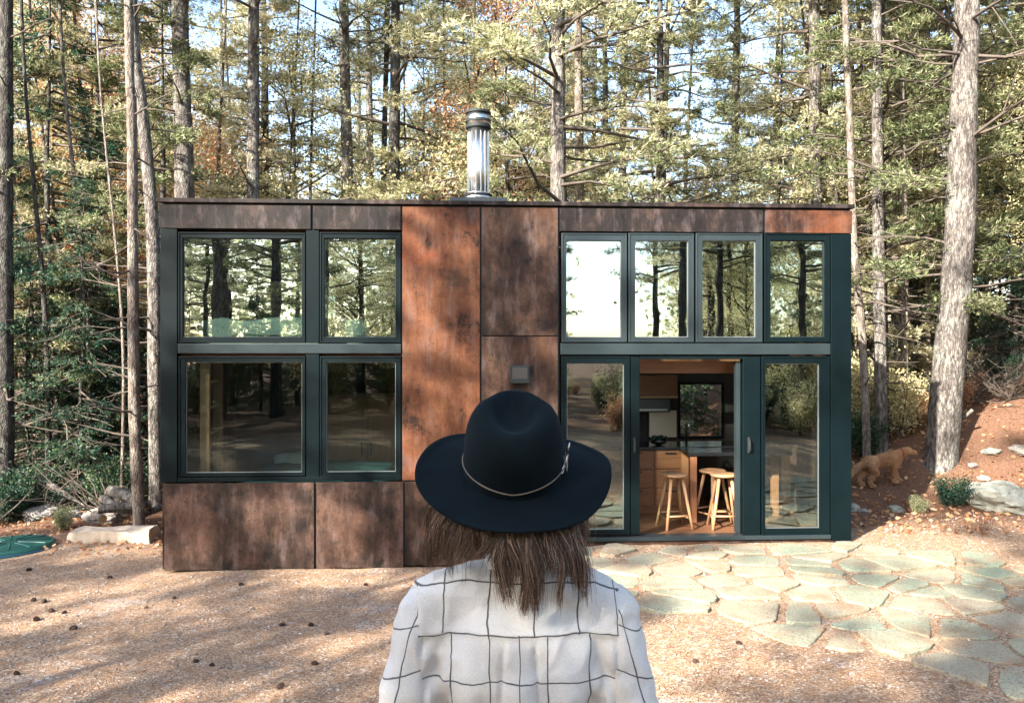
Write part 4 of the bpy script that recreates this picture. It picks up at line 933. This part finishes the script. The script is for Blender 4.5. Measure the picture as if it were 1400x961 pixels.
mb.ball((0, .104, 1.555), (.011, .018, .016)); mb.tube([(0, .085, 1.60), (0, .112, 1.56)], [.007, .012], 8); mb.ball((0, .094, 1.512), (.022, .008, .006)); mb.ball((0, .085, 1.482), (.02, .018, .015))
for s in (-1, 1): mb.ball((s * .074, .01, 1.56), (.008, .018, .03)); mb.ball((s * .03, .088, 1.583), (.016, .012, .011))
caps(mb, (0, -.018, 1.40), (0, .0, 1.53), .054, .05)
mb.ball((0, 0, 1.25), (.130, .085, .17)); mb.ball((0, 0, 1.08), (.12, .085, .16)); mb.ball((0, -.005, .93), (.155, .105, .12))
caps(mb, (-.14, -.01, 1.345), (.14, -.01, 1.345), .045, .045); caps(mb, (-.04, -.015, 1.39), (-.13, -.01, 1.36), .045, .04); caps(mb, (.04, -.015, 1.39), (.13, -.01, 1.36), .045, .04)
for s in (-1, 1):
    caps(mb, (s * .165, -.01, 1.335), (s * .214, -.03, 1.12), .044, .034); caps(mb, (s * .214, -.03, 1.12), (s * .219, .03, .86), .034, .024)
    mb.ball((s * .217, .045, .80), (.018, .036, .048))
    for k in range(4):
        yy = .073 - k * .02; L = (.034, .04, .037, .028)[k]; p = Vector((s * .218, yy, .762)); q = p + Vector((-s * .006, .004, -L)); r_ = q + Vector((-s * .014, .0, -L * .75)); caps(mb, p, q, .0088, .0082); caps(mb, q, r_, .0082, .007)
    caps(mb, (s * .212, .075, .82), (s * .205, .098, .79), .011, .009); caps(mb, (s * .205, .098, .79), (s * .20, .104, .762), .009, .008)
    caps(mb, (s * .085, 0, .88), (s * .09, .012, .48), .083, .052); caps(mb, (s * .09, .012, .48), (s * .098, -.02, .09), .050, .034); caps(mb, (s * .098, -.02, .045), (s * .105, .14, .03), .036, .026)
body = add('body', remeshed(mb, 'body', .0065, 3, [skin]), pe)
def shrink(me, z0, z1, amt):
    n_ = len(me.vertices); nn = [v_.normal.copy() for v_ in me.vertices]
    for v_, q in zip(me.vertices, nn): v_.co -= q * (amt * ss(z0, z0 + .02, v_.co.z) * (1 - ss(z1 - .03, z1, v_.co.z)))
shrink(body.data, .90, 1.42, .013)
# eyes, lips, brows on the hidden face
mb = MB()
for s in (-1, 1): mb.ball((s * .03, .094, 1.583), (.013, .009, .0075))
add('eye', mb.mesh('eye', simple('eye_white', (.45, .42, .40), .3), smooth=True), pe)
mb = MB()
for s in (-1, 1): mb.ball((s * .03, .1005, 1.583), (.006, .0035, .0062)); mb.tube([(s * .014, .101, 1.602), (s * .03, .099, 1.607), (s * .046, .088, 1.603)], [.002, .003, .0015], 6)
add('iris_and_brow', mb.mesh('iris_and_brow', simple('dark_brown', (.03, .015, .01), .4), smooth=True), pe)
# jeans and boots
J = None
mb = MB(); mb.ball((0, -.005, .93), (.168, .118, .12)); mb.ball((0, 0, 1.0), (.14, .10, .08))
for s in (-1, 1): caps(mb, (s * .085, 0, .88), (s * .09, .012, .48), .092, .062); caps(mb, (s * .09, .012, .48), (s * .098, -.015, .11), .060, .050)
add('jeans', remeshed(mb, 'jeans', .009, 4, [simple('denim', (.03, .05, .09), .85, 0, 40, .2, .3)]), pe); shrink(pe.children[-1].data if pe.children[-1].name.startswith('jeans') else [c_ for c_ in pe.children if c_.name.startswith('jeans')][0].data, .93, 1.3, .010)
mb = MB()
for s in (-1, 1): caps(mb, (s * .098, -.02, .17), (s * .098, -.02, .06), .050, .046); caps(mb, (s * .098, -.02, .046), (s * .107, .15, .038), .046, .036)
add('boots', remeshed(mb, 'boots', .007, 3, [simple('boot_leather', (.10, .05, .025), .5, 0, 20, .2, .2)]), pe)
# shirt
mb = MB()
mb.ball((0, -.012, 1.26), (.172, .118, .155), 24, 16); mb.ball((0, -.005, 1.08), (.165, .118, .19), 24, 16); mb.ball((0, 0, .94), (.178, .132, .13), 24, 16)
caps(mb, (-.142, -.012, 1.338), (.142, -.012, 1.338), .062, .062); caps(mb, (0, -.02, 1.395), (-.15, -.012, 1.355), .066, .060); caps(mb, (0, -.02, 1.395), (.15, -.012, 1.355), .066, .060)
mb.ball((0, -.055, 1.30), (.12, .075, .09), 20, 14)
for s in (-1, 1): caps(mb, (s * .15, -.02, 1.29), (s * .165, -.02, 1.10), .045, .045)
caps(mb, (0, -.02, 1.395), (0, -.012, 1.44), .068, .058)
for s in (-1, 1):
    caps(mb, (s * .172, -.012, 1.342), (s * .214, -.03, 1.16), .059, .055); caps(mb, (s * .214, -.03, 1.16), (s * .216, -.035, 1.07), .055, .052); caps(mb, (s * .212, -.035, 1.07), (s * .220, .028, .89), .052, .036)
sm = remeshed(mb, 'shirt', .006, 14, [])
n = len(sm.vertices); co = np.empty(n * 3, dtype=np.float32); sm.vertices.foreach_get('co', co); co = co.reshape(-1, 3); nrm = np.array([v.normal[:] for v in sm.vertices])
def sleeve(x, z): return abs(x) > .186 - (1.38 - z) * .085 and z < 1.395
ZB_ = 1.338   # yoke seam height (before the curve)
out = co.copy()
for i in range(n):
    x, y, z = co[i]; p = Vector((x, y, z)); zc = z + .55 * x * x; d = 0.0
    if sleeve(x, z):
        d += .0085 * mnoise.noise((x * 9, y * 9, z * 16 + x * 20)) + .004 * mnoise.noise((x * 30, y * 22, z * 34))
    else:
        dn = ss(.0, .14, ZB_ - zc)                                             # folds grow below the yoke
        if y < .02:
            d += dn * (.0060 * math.cos(x * 68) + .0055 * mnoise.noise((x * 26, z * 3.2, 1.0)))
            d += .0075 * ss(.004, .0, abs(zc - ZB_) - .002) * .35               # seam ridge
            if zc < ZB_: d -= .0022
            for pxl in (-.028, .028): d -= .0065 * ss(0, .03, ZB_ - zc) * math.exp(-((x - pxl - (ZB_ - zc) * (.05 if pxl > 0 else -.05)) / .0045) ** 2)
        ax = ss(.10, .175, abs(x)) * ss(1.36, 1.24, z) if z < 1.36 else 0
        d += ax * .0065 * math.sin((z * 70 + abs(x) * 110) + 1.5 * mnoise.noise((x * 14, y * 14, z * 14)))
        d += .006 * mnoise.noise((x * 8, y * 8, z * 7 + 3)) + .0032 * mnoise.noise((x * 22, y * 26, z * 20)) + .0035 * (1 - abs(mnoise.noise((x * 9 + z * 5, y * 6, z * 8 - x * 4)))) ** 6 + .003 * (1 - abs(mnoise.noise((x * 12 - z * 9, 4.0, z * 10 + x * 8)))) ** 7
    sx = abs(abs(x) - (.186 - (1.38 - z) * .085))
    if z < 1.395 and sx < .006: d -= .0035 * (1 - sx / .006)
    out[i] = co[i] + nrm[i] * (d * 1.25 * (ss(.86, .98, z) if not sleeve(x, z) else 1))
sm.vertices.foreach_set('co', out.ravel())
uv = sm.uv_layers.new(name='cloth'); L = len(sm.loops); li = np.empty(L, dtype=np.int32); sm.loops.foreach_get('vertex_index', li)
UVv = np.zeros((L, 2)); SEAM = np.zeros((L,))
KX = lambda lst: [(q - 706) * 1.36 / FPX for q in lst]
above = KX([420, 500, 543, 597, 664, 729, 793, 850, 900, 980]); below = KX([420, 500, 552, 609, 664, 707, 747, 808, 868, 980]); kk = list(range(10))
for pl in sm.polygons:
    c = pl.center; isl = sleeve(c.x, c.z); zc = c.z + .55 * c.x * c.x; up = zc > ZB_
    for l_ in pl.loop_indices:
        x, y, z = co[li[l_]]
        if isl:
            s = 1 if x > 0 else -1; a = math.atan2(y + .025, (x - s * (.166 + (1.33 - z) * .20)) * s)
            UVv[l_] = (a / 6.283 * 5 + .28, (z + .35 * (abs(x) - .2)) / .078 + .42)
        else:
            xx = x if y < .05 else x + .03; k = np.interp(xx + (.05 * (ZB_ - z) * (1 if x < 0 else -1) * 0), above if up else below, kk)
            UVv[l_] = (k + .5, (z + .55 * x * x - ZB_) / .0775 + .5)
uv.data.foreach_set('uv', UVv.ravel())
t = NT('shirt_cloth'); um = t.n('ShaderNodeUVMap'); um.uv_map = 'cloth'; ob = t.coord('Object'); nz = t.n('ShaderNodeTexNoise', Scale=16.0, Detail=2.0); t.l(ob, nz.inputs['Vector'])
s2 = t.n('ShaderNodeSeparateXYZ'); t.l(um.outputs[0], s2.inputs[0]); nf = t.math('MULTIPLY', t.math('SUBTRACT', nz.outputs['Fac'], .5), .16)
def line(c, w):
    f = t.math('FRACT', t.math('ADD', c, nf)); dd = t.math('ABSOLUTE', t.math('SUBTRACT', f, .5)); return t.ramp(dd, [(w, 1.0), (w + .010, 0.0)])
lm = t.math('MAXIMUM', line(s2.outputs[0], .014), line(s2.outputs[1], .011))
fine = t.noise(t.coord('Object', (1, 1, 1)), 420, 2, .6); mot = t.noise(ob, 22, 4, .6)
cl = t.ramp(fine, [(.3, (.60, .58, .555)), (.7, (.73, .71, .685))]); cl = t.mix(t.ramp(mot, [(.45, 0.0), (.7, .12)]), cl, (.56, .545, .52))
t.base(t.mix(t.math('MULTIPLY', lm, .93), cl, (.045, .05, .055))).set(Roughness=.9); t.b.inputs['Sheen Weight'].default_value = .2; t.b.inputs['Specular IOR Level'].default_value = .2
t.bump(t.mix(.6, fine, t.noise(ob, 60, 4, .6, .6)), .28, .003); sm.materials.append(t.m)
sh = add('shirt', sm, pe); sh.scale = (.965, 1, 1); sh.location = (.004, 0, 0)
cb_ = MB()
rgs = []
for (rr, z0) in ((.066, 1.430), (.064, 1.468), (.061, 1.469), (.060, 1.42)):
    rgs.append([(rr * math.cos(a) * .98, -.014 + rr * math.sin(a) * 1.05, z0 + .012 * math.sin(a) * -1 + .004 * math.sin(3 * a)) for a in [2 * math.pi * k / 40 for k in range(40)]])
for r_ in rgs: cb_.v += r_
for i in range(3):
    for k in range(40): cb_.f.append([i * 40 + k, i * 40 + (k + 1) % 40, (i + 1) * 40 + (k + 1) % 40, (i + 1) * 40 + k]); cb_.mi.append(0)
add('collar', cb_.mesh('collar', simple('collar_cloth', (.72, .70, .66), .9, 0, 60, .1, .3), smooth=True), sh)
# hat
felt = NT('navy_felt'); v = felt.coord(); a = felt.noise(v, 240, 4, .7); b = felt.noise(v, 18, 4, .6)
felt.base(felt.ramp(felt.mix(.5, a, b), [(.35, (.0005, .0022, .0032)), (.65, (.0015, .0062, .0088))])).set(Roughness=.92); felt.b.inputs['Sheen Weight'].default_value = .03; felt.b.inputs['Sheen Roughness'].default_value = .5
felt.b.inputs['Sheen Tint'].default_value = (.25, .5, .75, 1); felt.b.inputs['Specular IOR Level'].default_value = .15; felt.bump(felt.mix(.25, a, b), .35, .003)
hat = empty('hat', (PX - .006, PY - .004, 2.15 - .220)); hat.scale = (.97, .98, 1.0); hat.rotation_euler = (R(HT), R(1.5), 0); tag(hat, 'wide-brimmed navy felt hat with a thin tan cord, worn by the person', 'hat')
NP = 96
def ring(f, tilt=0): return [f(2 * math.pi * k / NP) for k in range(NP)]
mb = MB(); rings = []
CA, CB_ = .094, .110; CH = .126
prof = [(1.0, 0.0), (1.0, .02), (.995, .045), (.975, .07), (.94, .088), (.88, .104), (.80, .116), (.70, .123), (.58, .1262), (.45, .1265), (.33, .1262), (.2, .126), (.08, .126)]
def crown(a, s, z):
    x = CA * s * math.cos(a); y = CB_ * s * math.sin(a); tz = z / CH
    # teardrop dent, slightly raised rear rim; two soft front pinches
    dx, dy = x / .040, (y - .006) / .066; dd = dx * dx + dy * dy; dent = .027 * math.exp(-dd ** 2.6) * ss(.85, 1, tz)
    pin = 0
    for q in (-1, 1): pin += math.exp(-(((a - (math.pi / 2 + q * .75)) / .38) ** 2))
    k = 1 - .09 * pin * ss(.25, .85, tz); zz = z - dent + .13 * y * tz * tz
    return (x * k, y * k, zz)
for s, z in prof: rings.append([crown(2 * math.pi * k / NP, s, z) for k in range(NP)])
for r_ in rings: mb.v += r_
for i in range(len(rings) - 1):
    for k in range(NP): mb.f.append([i * NP + k, i * NP + (k + 1) % NP, (i + 1) * NP + (k + 1) % NP, (i + 1) * NP + k]); mb.mi.append(0)
mb.f.append([(len(rings) - 1) * NP + k for k in range(NP)]); mb.mi.append(0)
add('crown', mb.mesh('crown', felt.m, smooth=True), hat)
mb = MB(); m = 15
def brim(a, t_, dz):
    ix, iy = CA * math.cos(a), CB_ * math.sin(a); ca, sa = math.cos(a), math.sin(a); e = 2.15
    w = (abs(ca) ** e + abs(sa) ** e) ** (-1 / e); ox, oy = .184 * w * ca, .186 * w * sa
    x, y = ix + (ox - ix) * t_, iy + (oy - iy) * t_; side = ca * ca
    z = .004 * (1 - t_) ** 2 + side * (.009 * t_ ** 1.8) - .016 * max(0, -sa) * t_ ** 1.3 - .018 * max(0, sa) * t_ ** 1.5 + .004 * math.sin(a * 3 + 1) * t_ + .0025 * math.sin(a * 5 + 2) * t_ ** 2 + .004 * ss(.85, 1, t_)
    return (x, y, z + dz)
R_ = [[brim(2 * math.pi * k / NP, i / (m - 1), 0) for k in range(NP)] for i in range(m)] + [[brim(2 * math.pi * k / NP, 1.008, -.0015) for k in range(NP)]] + [[brim(2 * math.pi * k / NP, i / (m - 1), -.003) for k in range(NP)] for i in range(m - 1, -1, -1)]
for r_ in R_: mb.v += r_
for i in range(len(R_) - 1):
    for k in range(NP): mb.f.append([i * NP + k, i * NP + (k + 1) % NP, (i + 1) * NP + (k + 1) % NP, (i + 1) * NP + k]); mb.mi.append(0)
add('brim', mb.mesh('brim', felt.m, smooth=True), hat)
def bandpt(a, z, o=.003): return ((CA + o) * math.cos(a), (CB_ + o) * math.sin(a), z)
zb = lambda a: .015 + .011 * math.cos(a) * (1 if math.cos(a) > 0 else .9 * -1)
mb = MB(); mb.tube([bandpt(2 * math.pi * k / 72, zb(2 * math.pi * k / 72), .0018) for k in range(73)], .0013, 6, caps=False)
tan = simple('tan_cord', (.16, .12, .085), .5); cd = add('cord', mb.mesh('cord', tan, smooth=True), hat)
ab = -.32; mb = MB()
for dz_ in (0, .009): mb.tube([bandpt(ab + k * .05, zb(ab) + dz_ + .012 * k * .1, .004) for k in range(-2, 7)], .0014, 6)
p = [Vector(bandpt(ab + .05, zb(ab) + q, .007)) for q in (-.008, .022)]; qv = [Vector(bandpt(ab + .17, zb(ab) + q, .007)) for q in (-.008, .022)]
mb.tube([p[0], p[1], qv[1], qv[0], p[0]], .0018, 6)
mb.tube([bandpt(ab + .1, zb(ab) + .024, .006), bandpt(ab + .16, zb(ab) + .046, .010)], [.0022, .0012], 6)
add('buckle', mb.mesh('buckle', simple('buckle_metal', (.6, .58, .52), .3, 1), smooth=True), hat)
# hair: a close cap, then locks of many strands
hm = NT('hair'); g = hm.n('ShaderNodeNewGeometry'); hm.base(hm.ramp(g.outputs['Random Per Island'], [(0, (.022, .012, .009)), (.45, (.085, .048, .032)), (.8, (.24, .15, .10)), (1, (.50, .35, .26))])).set(Roughness=.42); hm.b.inputs['Specular IOR Level'].default_value = .5
hr = random.Random(21); SV = []; SF = []
def strand(pts, r0):
    b = len(SV); n_ = len(pts); pts = [Vector(q) for q in pts]
    for i, q in enumerate(pts):
        d = (pts[min(i + 1, n_ - 1)] - pts[max(0, i - 1)]).normalized(); s_ = d.cross(Vector((0, 1, .1))).normalized(); c_ = d.cross(s_); r_ = r0 * (1 - .75 * (i / (n_ - 1)) ** 2)
        for k in range(3): w = 2.094 * k; SV.append(tuple(q + s_ * (r_ * math.cos(w)) + c_ * (r_ * math.sin(w))))
    for i in range(n_ - 1):
        for k in range(3): SF.append((b + i * 3 + k, b + i * 3 + (k + 1) % 3, b + (i + 1) * 3 + (k + 1) % 3, b + (i + 1) * 3 + k))
def bez(p0, p1, p2, p3, t_): u_ = 1 - t_; return p0 * u_ ** 3 + p1 * (3 * u_ * u_ * t_) + p2 * (3 * u_ * t_ * t_) + p3 * t_ ** 3
def lock(a, ex, ez, ey, n_, bulge=.02, sp=.010, r0=.00062, curl=0.0):
    """a: angle round the head (-pi/2 = the back), (ex, ey, ez): tip relative to the feet"""
    LW = hr.uniform(-.010, .010); PH = hr.uniform(0, 6.28); WA = hr.uniform(.002, .006)
    for _ in range(n_):
        aa = a + hr.gauss(0, .045); p0 = Vector((.088 * math.cos(aa), .0 + .098 * math.sin(aa), 1.538 + hr.uniform(-.012, .012) + .045 * (1 + math.sin(aa))))
        o = Vector((math.cos(aa), math.sin(aa), 0)); e = Vector((ex + hr.gauss(0, sp), ey + hr.gauss(0, sp * .7), ez + abs(hr.gauss(0, .013)) + hr.gauss(0, .006)))
        p1 = Vector((p0.x + (e.x - p0.x) * .5 + o.x * bulge * .6 + hr.gauss(0, .004), p0.y + (e.y - p0.y) * .7 + o.y * bulge * .6, p0.z - .012)); p2 = Vector((p0.x + (e.x - p0.x) * .86 + o.x * .008 + LW * 1.0 + hr.gauss(0, .004), e.y - .010, p0.z + (e.z - p0.z) * .52))
        ph = PH + hr.gauss(0, .10); wa = WA * hr.uniform(.9, 1.1); strand([bez(p0, p1, p2, e, k / 13) + Vector((wa * math.sin(ph + k * .62) * min(1, k / 5), .4 * wa * math.cos(ph + k * .5) * min(1, k / 5), 0)) for k in range(14)], r0 * hr.uniform(.7, 1.3))
X = lambda px: (px - 706) * 1.35 / FPX
Zr = lambda py: 1.82 - (py - 480.5) * 1.33 / FPX
B = -math.pi / 2
LK = [(-2.75, 582, 800, -.04, 70), (-2.65, 592, 786, -.07, 70), (-2.55, 600, 772, -.09, 70), (-2.4, 612, 790, -.11, 60), (-2.35, 620, 764, -.11, 80), (-2.2, 634, 768, -.12, 80), (-2.05, 648, 762, -.125, 80), (-1.95, 662, 766, -.13, 80), (-1.85, 676, 768, -.135, 80), (-2.3, 640, 752, -.11, 60), (-2.0, 670, 756, -.12, 60),
      (-1.75, 690, 828, -.145, 90), (-1.66, 700, 800, -.145, 80), (-1.6, 716, 836, -.15, 110), (-1.5, 726, 838, -.15, 110), (-1.42, 735, 820, -.148, 90), (-1.3, 752, 790, -.14, 80), (-1.2, 768, 832, -.14, 36), (-1.1, 776, 800, -.135, 60), (-1.0, 790, 812, -.13, 60),
      (-.9, 804, 828, -.12, 60), (-.85, 800, 800, -.12, 50), (-.7, 785, 775, -.10, 70), (-.55, 790, 760, -.07, 60), (-.4, 800, 776, -.05, 24), (-1.4, 760, 762, -.12, 80), (-1.55, 712, 770, -.12, 110), (-1.8, 700, 762, -.12, 80), (-2.5, 596, 790, -.08, 16), (-2.9, 572, 770, .0, 30), (-.2, 806, 742, -.02, 40)]
for (a, ex, ez, ey, n_) in LK: lock(a, X(ex), Zr(ez), ey, int(n_ * 1.9), .020 + .012 * hr.random(), .0042 + .004 * hr.random())
for k in range(70):
    a = hr.uniform(-3.0, -.15); q = (a + 3.0) / 2.85; lock(a, X(585 + 215 * q + hr.gauss(0, 14)), Zr(hr.uniform(745, 815)), -.04 - .09 * math.sin(q * 3.14), 5, .03, .006, .0006)
hair = add('hair', mesh_np('hair', np.array(SV), np.array(SF), [hm.m], smooth=True), pe)
mb = MB(); mb.ball((0, -.004, 1.57), (.080, .092, .108), 24, 16); mb.ball((0, -.035, 1.50), (.066, .055, .06), 16, 12)
cp = mb.mesh('hair_cap', hm.m, smooth=True)
bm = bmesh.new(); bm.from_mesh(cp); bmesh.ops.delete(bm, geom=[v_ for v_ in bm.verts if v_.co.y > .045 and v_.co.z < 1.62], context='VERTS'); bm.to_mesh(cp); bm.free(); add('hair_cap', cp, hair)
# ------------------------------------------------------------------ the dog
dx, dy = (1207 - CX) / FPX * 12.0, 12.0; dz_ = hgt(dx, dy)
dg_ = empty('dog', (dx, dy, dz_), .15); tag(dg_, 'golden long-haired dog walking up the foot of the slope right of the cabin', 'dog')
fur = NT('golden_fur'); v = fur.coord(); sx_ = fur.n('ShaderNodeSeparateXYZ'); fur.l(v, sx_.inputs[0]); a = fur.noise(v, 6, 4); b = fur.noise(fur.coord('Object', (20, 40, 40)), 3, 4)
cfr = fur.mix(fur.ramp(a, [(.4, 0.0), (.6, .8)]), (.50, .21, .06), (.62, .34, .14)); cfr = fur.mix(fur.ramp(sx_.outputs[0], [(0.0, 0.0), (1, 0.0)]), cfr, (.7, .55, .4))
rear = fur.ramp(fur.math('ADD', fur.math('MULTIPLY', sx_.outputs[0], -1.6), fur.math('MULTIPLY', a, .2)), [(.20, 0.0), (.75, .5)]); cfr = fur.mix(rear, cfr, (.60, .40, .23))
fur.base(fur.mix(fur.math('MULTIPLY', b, .35), cfr, (.2, .09, .03))).set(Roughness=.85); fur.b.inputs['Sheen Weight'].default_value = .3; fur.bump(b, .8, .02)
mb = MB(); S = lambda x: .22 * x        # body climbs to the right
def DB(c, r): mb.ball((c[0], c[1], c[2]), r, 16, 10, Matrix.Rotation(-.2, 3, 'Y'))
DB((.14, 0, .47), (.19, .115, .145)); DB((.0, 0, .455), (.20, .105, .115)); DB((-.2, 0, .42), (.15, .11, .125)); DB((.24, 0, .50), (.10, .10, .12))
caps(mb, (.26, 0, .55), (.40, 0, .62), .085, .062); mb.ball((.45, 0, .635), (.075, .062, .062)); caps(mb, (.49, 0, .62), (.585, 0, .595), .038, .028); mb.ball((.60, 0, .603), (.014, .018, .012))
for s in (-1, 1):
    mb.ball((.43, s * .062, .615), (.028, .012, .05)); f = .05 * s
    caps(mb, (.22, s * .07, .42), (.20 + f, s * .07, .25 + .02), .052, .036); caps(mb, (.20 + f, s * .07, .27), (.25 + f * 1.6, s * .07, .06), .034, .026); mb.ball((.275 + f * 1.6, s * .07, .055), (.045, .028, .024))
    caps(mb, (-.24, s * .07, .38), (-.20 - f, s * .07, .22), .07, .045); caps(mb, (-.20 - f, s * .07, .22), (-.31 - f, s * .07, .12), .040, .026); caps(mb, (-.31 - f, s * .07, .12), (-.28 - f, s * .07, -.01), .026, .023); mb.ball((-.255 - f, s * .07, -.02), (.045, .028, .022))
for k in range(6): mb.ball((-.32 - .055 * k, 0, .43 - .035 * k - .004 * k * k), (.035, .022, .04 + .012 * min(k, 3)))
for k in range(5): mb.ball((-.1 + .08 * k, 0, .36 + .01 * k), (.05, .05, .035))
add('body', remeshed(mb, 'body', .011, 3, [fur.m]), dg_)
nb_ = len(dg_.children[0].data.vertices); dv = np.empty(nb_ * 3, dtype=np.float32); dg_.children[0].data.vertices.foreach_get('co', dv); dv = dv.reshape(-1, 3); dn_ = np.array([q.normal[:] for q in dg_.children[0].data.vertices]); rs = np.random.default_rng(4)
sel = rs.random(nb_) < .6; dv, dn_ = dv[sel], dn_[sel]; dd_ = dn_ * .55 + np.array([-.9, 0, -.75]); dd_ /= np.linalg.norm(dd_, axis=1)[:, None]; fl = .035 + .03 * ((dv[:, 2] < .42) & (dv[:, 2] > .3))
FV, FF = tufts(dv, dd_, 2, .042, .0035, rs, .25); add('fur', mesh_np('fur', FV, FF, [fur.m]), dg_)
add('nose', MB().ball((.612, 0, .606), (.013, .014, .011)).mesh('nose', M['black'], smooth=True), dg_)
for s in (-1, 1): add('eye', MB().ball((.50, s * .036, .655), .008).mesh('eye', M['counter'], smooth=True), dg_)
add('collar', MB().tube([(.315 + .012 * 0, .085 * math.cos(a_), .573 + .085 * math.sin(a_)) for a_ in [2 * math.pi * k / 24 for k in range(25)]], .010, 6, caps=False).mesh('collar', simple('red_collar', (.35, .04, .03), .6)), dg_)
dg_.scale = (.92, .92, .78); dg_.location.z += .03
